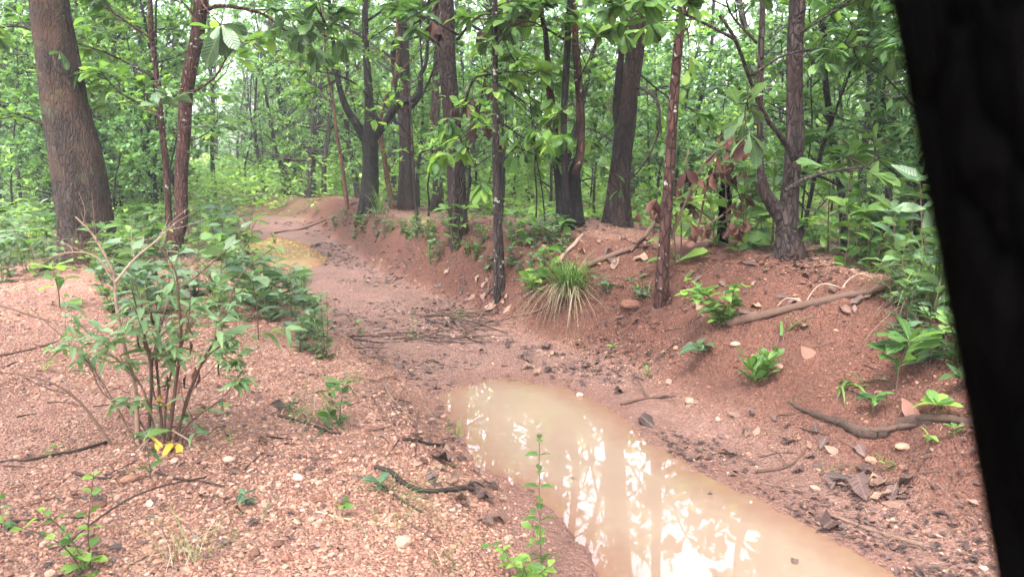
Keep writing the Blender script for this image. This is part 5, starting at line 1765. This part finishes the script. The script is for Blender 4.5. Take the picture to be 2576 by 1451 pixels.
def gravel():
    rng = np.random.default_rng(77)
    m = Mesh()
    n = 230000
    y = 1.2 + 8.3 * rng.uniform(0, 1, n) ** 1.35
    x = rng.uniform(-0.85, 0.78, n) * (y + 0.5)
    z, wet, fl, bk, fo = terrain(x, y, True)
    sd, al, p = line_coords(x, y)
    left = (sd < 0)
    patch = 0.36 + 1.6 * fbm(x * 1.3, y * 1.3, 91, 4)
    dens = np.where(left, (1 - fl) * 0.95 + fl * 0.10, 0.10 * fl + 0.30 * bk + 0.40 * (1 - bk) * (1 - fl))
    dens = dens * np.clip(patch + 0.45, 0.1, 1.2) * (1 - fo * 0.9)
    s1 = sdf_poly(x, y, POOL1)
    dens = np.where(s1 < 0.03, 0, dens) * np.where(s1 < 0.25, 0.5, 1)
    keep = rng.uniform(0, 1, n) < dens
    x, y, z = x[keep], y[keep], z[keep]
    k = len(x)
    size = np.clip(rng.lognormal(math.log(0.0088), 0.44, k), 0.004, 0.034) * (1 + 0.04 * y)
    tint = np.clip(rng.beta(2.0, 2.4, k) + np.where(bk[keep] > .5, -0.30, 0.0), 0, 1)  # bank pebbles darkened along with the shade in the bank colour
    stones(m, np.stack([x, y, z + size * 0.10], -1), size, rng, tint)
    stuff(m.build("gravel", M['stone'], smooth_=False))
    print("stones", k)


gravel()


def single_stone(label, u, v, size, tint, seed):
    rng = np.random.default_rng(seed)
    g = ground(u, v)
    m = Mesh()
    vv, f = ico()
    # one level finer than the pebbles, angular
    V = [tuple(a) for a in vv]; F = []; mid = {}

    def mp(a, b):
        k = (min(a, b), max(a, b))
        if k not in mid:
            q = (np.array(V[a]) + np.array(V[b])) / 2; q /= np.linalg.norm(q)
            V.append(tuple(q)); mid[k] = len(V) - 1
        return mid[k]
    for a, b, c in f:
        ab, bc, ca = mp(a, b), mp(b, c), mp(c, a)
        F += [(a, ab, ca), (b, bc, ab), (c, ca, bc), (ab, bc, ca)]
    V = np.array(V)
    V = V * (1 + rng.uniform(-.12, .12, (len(V), 1))) * np.array([rng.uniform(.9, 1.3), rng.uniform(.7, 1), rng.uniform(.45, .7)]) * size * 0.5
    a = rng.uniform(0, 6.28)
    V = V @ np.array([[math.cos(a), math.sin(a), 0], [-math.sin(a), math.cos(a), 0], [0, 0, 1]])
    m.add(V, F, None, np.tile([tint, 0, 0], (len(V), 1)))
    o = m.build("stone", M['stone'], smooth_=False)
    o.location = [float(g[0]), float(g[1]), float(g[2] + size * 0.14)]
    tag(o, label, "stone")


for i, (u, v, s, t, tx) in enumerate([
        (1458, 998, 0.055, 0.95, "pale square stone at the pool's upper rim"), (1735, 1015, 0.085, 0.55, "tan angular stone beside the forked grey branch"), (1590, 772, 0.16, 0.15, "dull purple flat stone below the thin reddish tree"),
        (1310, 1175, 0.05, 0.45, "orange stone at the pool rim nearest the gravel"), (1115, 1052, 0.05, 0.4, "orange stone where the gravel meets the pool"), (1075, 1195, 0.06, 0.35, "orange brown stone beside the charred stick end"),
        (640, 1395, 0.05, 0.05, "black clod on gravel at the lower edge"), (250, 1275, 0.06, 0.05, "black clod below the twiggy shrub"), (700, 1375, 0.05, 0.03, "black lump on open gravel"),
        (1850, 870, 0.06, 0.7, "cream stone between the bush and the rosette plant"), (1960, 925, 0.05, 0.75, "cream stone uphill of the rosette plant"), (2050, 1230, 0.05, 0.6, "orange stone low on the wet slope"),
        (440, 1165, 0.05, 0.85, "pale round stone before the twiggy shrub"), (575, 1160, 0.05, 0.9, "whitish stone behind the tiny round seedling"), (750, 1205, 0.055, 0.95, "white stone left of the charred stick"),
        (770, 765, 0.28, 0.03, "big black earth clod on the gully lip"), (330, 1210, 0.07, 0.3, "red brown stone below the drooping seedling"), (1700, 880, 0.05, 0.55, "orange stone above the damp bank face"),
        (2270, 1130, 0.07, 0.5, "orange stone under the half buried root"), (2190, 1165, 0.06, 0.45, "brown stone low under the half buried root"), (1015, 1370, 0.07, 0.7, "flat tan stone by the dry reddish stick")]):
    single_stone(tx, u, v, s, t, 1000 + i)


# ------------------------------------------------------------------ dead leaves on the ground
def flat_leaf_mesh(seed):
    rng = np.random.default_rng(seed)
    m = Mesh()
    L = 1.0
    leaves(m, [[-0.5, 0, 0.06]], [[1, 0, 0.05]], L, rng.uniform(0.42, 0.62), 'oval' if seed % 2 else 'heart', rng.uniform(-0.2, 0.25), rng.uniform(-0.3, 0.45), np.array([[0, 0, 1.0]]), rng, 0.5, 0.25)
    return m


def tint_of(m, t):
    m.a = [np.column_stack([np.full(len(a), t), a[:, 1:]]) for a in m.a]
    return m


LEAFCOL = [("near black", 0.12, 'dry_leaf'), ("dark brown", 0.36, 'dry_leaf'), ("purple brown", 0.58, 'dry_leaf'), ("tan", 0.95, 'dry_leaf'), ("rusty red", 0.95, 'leaf_dead'), ("brown", 0.75, 'dry_leaf')]
LEAF_DATA = {}


def fallen_leaf(u, v, size, ci, shape, label, group=None, rng=RNG, tilt=0.25, g=None):
    key = (ci, shape)
    if key not in LEAF_DATA:
        LEAF_DATA[key] = tint_of(flat_leaf_mesh(shape), LEAFCOL[ci][1]).data("fallen_leaf", M[LEAFCOL[ci][2]])
    g = ground(u, v) if g is None else g
    e = 0.05
    nx = gz(g[0] - e, g[1]) - gz(g[0] + e, g[1]); ny = gz(g[0], g[1] - e) - gz(g[0], g[1] + e)
    nrm = Vector((nx / (2 * e), ny / (2 * e), 1.0)).normalized()
    nrm = (nrm + Vector((rng.normal(0, tilt), rng.normal(0, tilt), 0))).normalized()
    q = nrm.to_track_quat('Z', 'X')
    o = bpy.data.objects.new("fallen_leaf", LEAF_DATA[key])
    COL.objects.link(o)
    o.rotation_mode = 'QUATERNION'
    from mathutils import Quaternion
    o.rotation_quaternion = q @ Quaternion((0, 0, 1), rng.uniform(0, 6.28))
    o.scale = (size, size, size)
    o.location = (float(g[0]), float(g[1]), float(g[2]) + 0.008 + size * 0.03)
    tag(o, label, "dead leaf", group)


LR = np.random.default_rng(88)
for i, (u, v, s, c, tx) in enumerate([(2035, 900, 0.17, 4, "big curled rusty red leaf on the bare slope"), (1250, 1310, 0.13, 2, "purple leaf lying at the mud rim by the pool sapling"), (710, 1035, 0.15, 0, "dark curled leaf shading the black twig"),
                                      (1630, 1068, 0.14, 0, "black wet leaf at the pool edge"), (1600, 1060, 0.12, 2, "purple brown wet leaf at the pool edge"), (1830, 1145, 0.13, 5, "brown curled leaf touching the pool side"),
                                      (660, 1115, 0.12, 4, "rusty curled leaf right of the twiggy shrub"), (250, 1265, 0.06, 0, "small black leaf scrap on gravel"), (140, 960, 0.10, 5, "flat brown leaf among the upper gravel"),
                                      (2290, 1050, 0.16, 4, "dark red leaf above the half buried root"), (1350, 940, 0.12, 3, "tan leaf on the gully floor by the pool top"), (1110, 1165, 0.13, 2, "purple leaf on the gravel shoulder"),
                                      (1735, 690, 0.13, 3, "tan leaf on the mound below the burnt stump"), (2170, 1240, 0.2, 1, "big dark wet leaf low on the slope"), (1505, 945, 0.1, 3, "green tinged tan leaf above the pool"),
                                      (2080, 1330, 0.14, 1, "dark brown leaf at the pool's far side"), (1085, 830, 0.1, 4, "rusty leaf in the stick line"), (720, 660, 0.12, 4, "bright rusty leaf at the far pool tip")]):
    fallen_leaf(u, v, s, c, 1 + i % 4, tx, None, LR, 0.35)


def scatter_leaves(poly, n, where, cols, sz, seed):
    rng = np.random.default_rng(seed)
    poly = np.array(poly, float); lo, hi = poly.min(0), poly.max(0)
    k = 0
    while k < n:
        u, v = rng.uniform(lo[0], hi[0]), rng.uniform(lo[1], hi[1])
        if sdf_poly(np.array([u]), np.array([v]), poly)[0] > 0:
            continue
        g = ground(u, v)
        if sdf_poly(g[:1], g[1:2], POOL1)[0] < 0.03:
            continue
        k += 1
        c = cols[int(rng.integers(0, len(cols)))]
        fallen_leaf(u, v, rng.uniform(*sz) * 0.88, c, 1 + int(rng.integers(0, 4)), f"{LEAFCOL[c][0]} fallen leaf {where}", f"{LEAFCOL[c][0]} fallen leaves {where}", rng)


scatter_leaves([(1200, 840), (1400, 860), (1560, 980), (1450, 980), (1300, 930), (1180, 900)], 34, "on the wet floor above the pool", [0, 1, 2, 2, 3], (0.06, 0.13), 21)
scatter_leaves([(1030, 1080), (1150, 1110), (1200, 1190), (1300, 1290), (1190, 1330), (1050, 1190)], 30, "on the shoulder between gravel and pool", [0, 1, 2, 2, 3], (0.06, 0.12), 22)
scatter_leaves([(1500, 990), (1750, 1060), (2000, 1200), (2300, 1300), (2300, 1200), (2000, 1060), (1700, 960)], 40, "on the slope above the pool", [0, 1, 2, 3, 5], (0.06, 0.14), 23)
scatter_leaves([(880, 640), (1250, 700), (1300, 800), (1050, 720), (850, 670)], 40, "on the eroded bank", [0, 1, 2, 5, 3], (0.08, 0.16), 24)
scatter_leaves([(1030, 780), (1230, 790), (1260, 860), (1050, 850)], 24, "in the stick heap at the bank foot", [0, 1, 2, 3], (0.07, 0.13), 25)
scatter_leaves([(1300, 600), (1640, 590), (1640, 660), (1400, 680)], 30, "on the mound behind the grass tuft", [1, 5, 3, 3], (0.08, 0.15), 26)
scatter_leaves([(1640, 640), (2230, 690), (2200, 860), (1700, 800)], 34, "on the upper bare slope", [1, 5, 3, 2], (0.06, 0.13), 27)
scatter_leaves([(0, 1150), (900, 1150), (1000, 1420), (0, 1420)], 22, "on the open gravel", [0, 1, 5], (0.04, 0.09), 28)


for i in range(16):
    u, v = LR.uniform(1160, 2050), LR.uniform(975, 1420)
    g = at_z(u, v, 0.0)
    d = sdf_poly(g[:1], g[1:2], POOL1)[0]
    if -0.30 < d < -0.02:
        g[2] = -0.008
        fallen_leaf(u, v, LR.uniform(0.025, 0.05), (5, 3, 1)[i % 3], 1 + i % 4, "small leaf scrap floating on the muddy pool", "leaf scraps floating on the muddy pool", LR, 0.0, g)


def litter():
    """small dark crumbs of leaf and twig washed over the gully: nobody could count them"""
    rng = np.random.default_rng(99)
    m = Mesh()
    n = 150000
    y = 1.5 + 17 * rng.uniform(0, 1, n) ** 1.5
    x = rng.uniform(-0.8, 0.8, n) * y
    z, wet, fl, bk, fo = terrain(x, y, True)
    sd, al, p = line_coords(x, y)
    s1 = sdf_poly(x, y, POOL1)
    patch = np.clip(0.35 + 1.9 * fbm(x * 1.3, y * 1.3, 95, 4), 0, 1)
    edge = smooth(0.0, 0.35, sd) * (1 - smooth(0.9, 1.4, sd))          # drift line at the bank foot
    edge2 = np.exp(-((sd + 0.85) / 0.3) ** 2)
    dens = patch * (0.45 * fl + 0.85 * bk + 0.13) + edge * 0.5 * patch + edge2 * 0.5 * patch + 0.5 * fo * patch
    for t in TREES:
        dens = dens + 0.7 * np.exp(-((x - t.location.x) ** 2 + (y - t.location.y) ** 2) / 0.12)
    dens = np.where(s1 < 0.03, 0, dens)
    keep = rng.uniform(0, 1, n) < dens
    x, y, z = x[keep], y[keep], z[keep]; k = len(x)
    L = rng.uniform(0.012, 0.055, k) * (0.65 + 0.11 * y)
    long_ = rng.uniform(0, 1, k) < 0.5
    W = np.where(long_, L * 0.14, L * 0.5)
    d = rdir(rng, k, 0.0, 0.12)
    up = np.tile([0, 0, 1.0], (k, 1)) + rng.normal(0, .3, (k, 3))
    leaves(m, np.stack([x, y, z + 0.008], -1), d, L * np.where(long_, 1.6, 1.0), W, 'far', 0.15, 0.5, up, rng, np.clip(rng.beta(1.3, 1.8, k), 0, 1))
    stuff(m.build("litter", M['litter']))
    print("litter", k)


litter()


# stray vines and bare stems between the trees
def bare_stems():
    rng = np.random.default_rng(123)
    for k, (u, v, h, lean, w) in enumerate([(1055, 575, 260, -20, 9), (1075, 560, 130, 6, 6), (845, 470, 120, -5, 8), (1375, 600, 330, -40, 4), (1265, 560, 300, 8, 5), (1480, 540, 300, 20, 5), (1345, 590, 260, 14, 5),
                                            (620, 500, 230, 10, 5), (2085, 580, 260, 12, 6), (1640, 560, 260, -10, 7), (60, 560, 330, -14, 8), (35, 560, 300, 6, 6), (2325, 640, 300, -50, 10), (2010, 620, 420, 30, 5)]):
        b = ground(u, v)
        P, R = world_poly([(u, v, w), (u + lean * .3 + rng.normal(0, 6), v - h * .35, w * .9), (u + lean * .7 + rng.normal(0, 6), v - h * .7, w * .8), (u + lean, v - h, w * .6), (u + lean * 1.3, v - h * 1.4, w * .4)], b[1])
        P[0, 2] = b[2] - 0.05
        root = thing("sapling", f"bare thin {'black' if k % 2 else 'brown'} sapling stem standing {sector(b[0], b[1])}", "sapling", b, f"bare thin {'black' if k % 2 else 'brown'} sapling stems {sector(b[0], b[1])}")
        m = Mesh(); tube(m, P, R, 8, 30, 0.12, k)
        part(root, m, "stem", M['bark_dark' if k % 2 else 'bark_grey'], b)
        wm, lm, lv = Mesh(), Mesh(), []
        limb_system(rng, P, R, hmin=b[2] + 0.7, n=5, length=0.8, leaf_len=0.13, wood=wm, lv=lv, per=5, subs=3)
        flush(lv, lm, 0.45, 'lance', rng)
        part(root, wm, "twigs", M['bark_dark'], b)
        part(root, lm, "foliage", M['leaf_lime'], b)


bare_stems()
print("objects", len(bpy.data.objects))


def haze():
    me = bpy.data.meshes.new("haze")
    x, y0, y1, z0, z1 = 90, -25, 110, -3.0, 34
    me.from_pydata([(-x, y0, z0), (x, y0, z0), (x, y1, z0), (-x, y1, z0), (-x, y0, z1), (x, y0, z1), (x, y1, z1), (-x, y1, z1)], [],
                   [(0, 3, 2, 1), (4, 5, 6, 7), (0, 1, 5, 4), (1, 2, 6, 5), (2, 3, 7, 6), (3, 0, 4, 7)])
    m, nt, out = nodes_of("haze")
    v = N(nt, "ShaderNodeVolumePrincipled", Density=0.0018)
    v.inputs["Color"].default_value = (0.86, 0.93, 0.95, 1)
    nt.links.new(v.outputs[0], out.inputs["Volume"])
    me.materials.append(m)
    o = bpy.data.objects.new("haze", me)
    COL.objects.link(o)
    stuff(o)


haze()
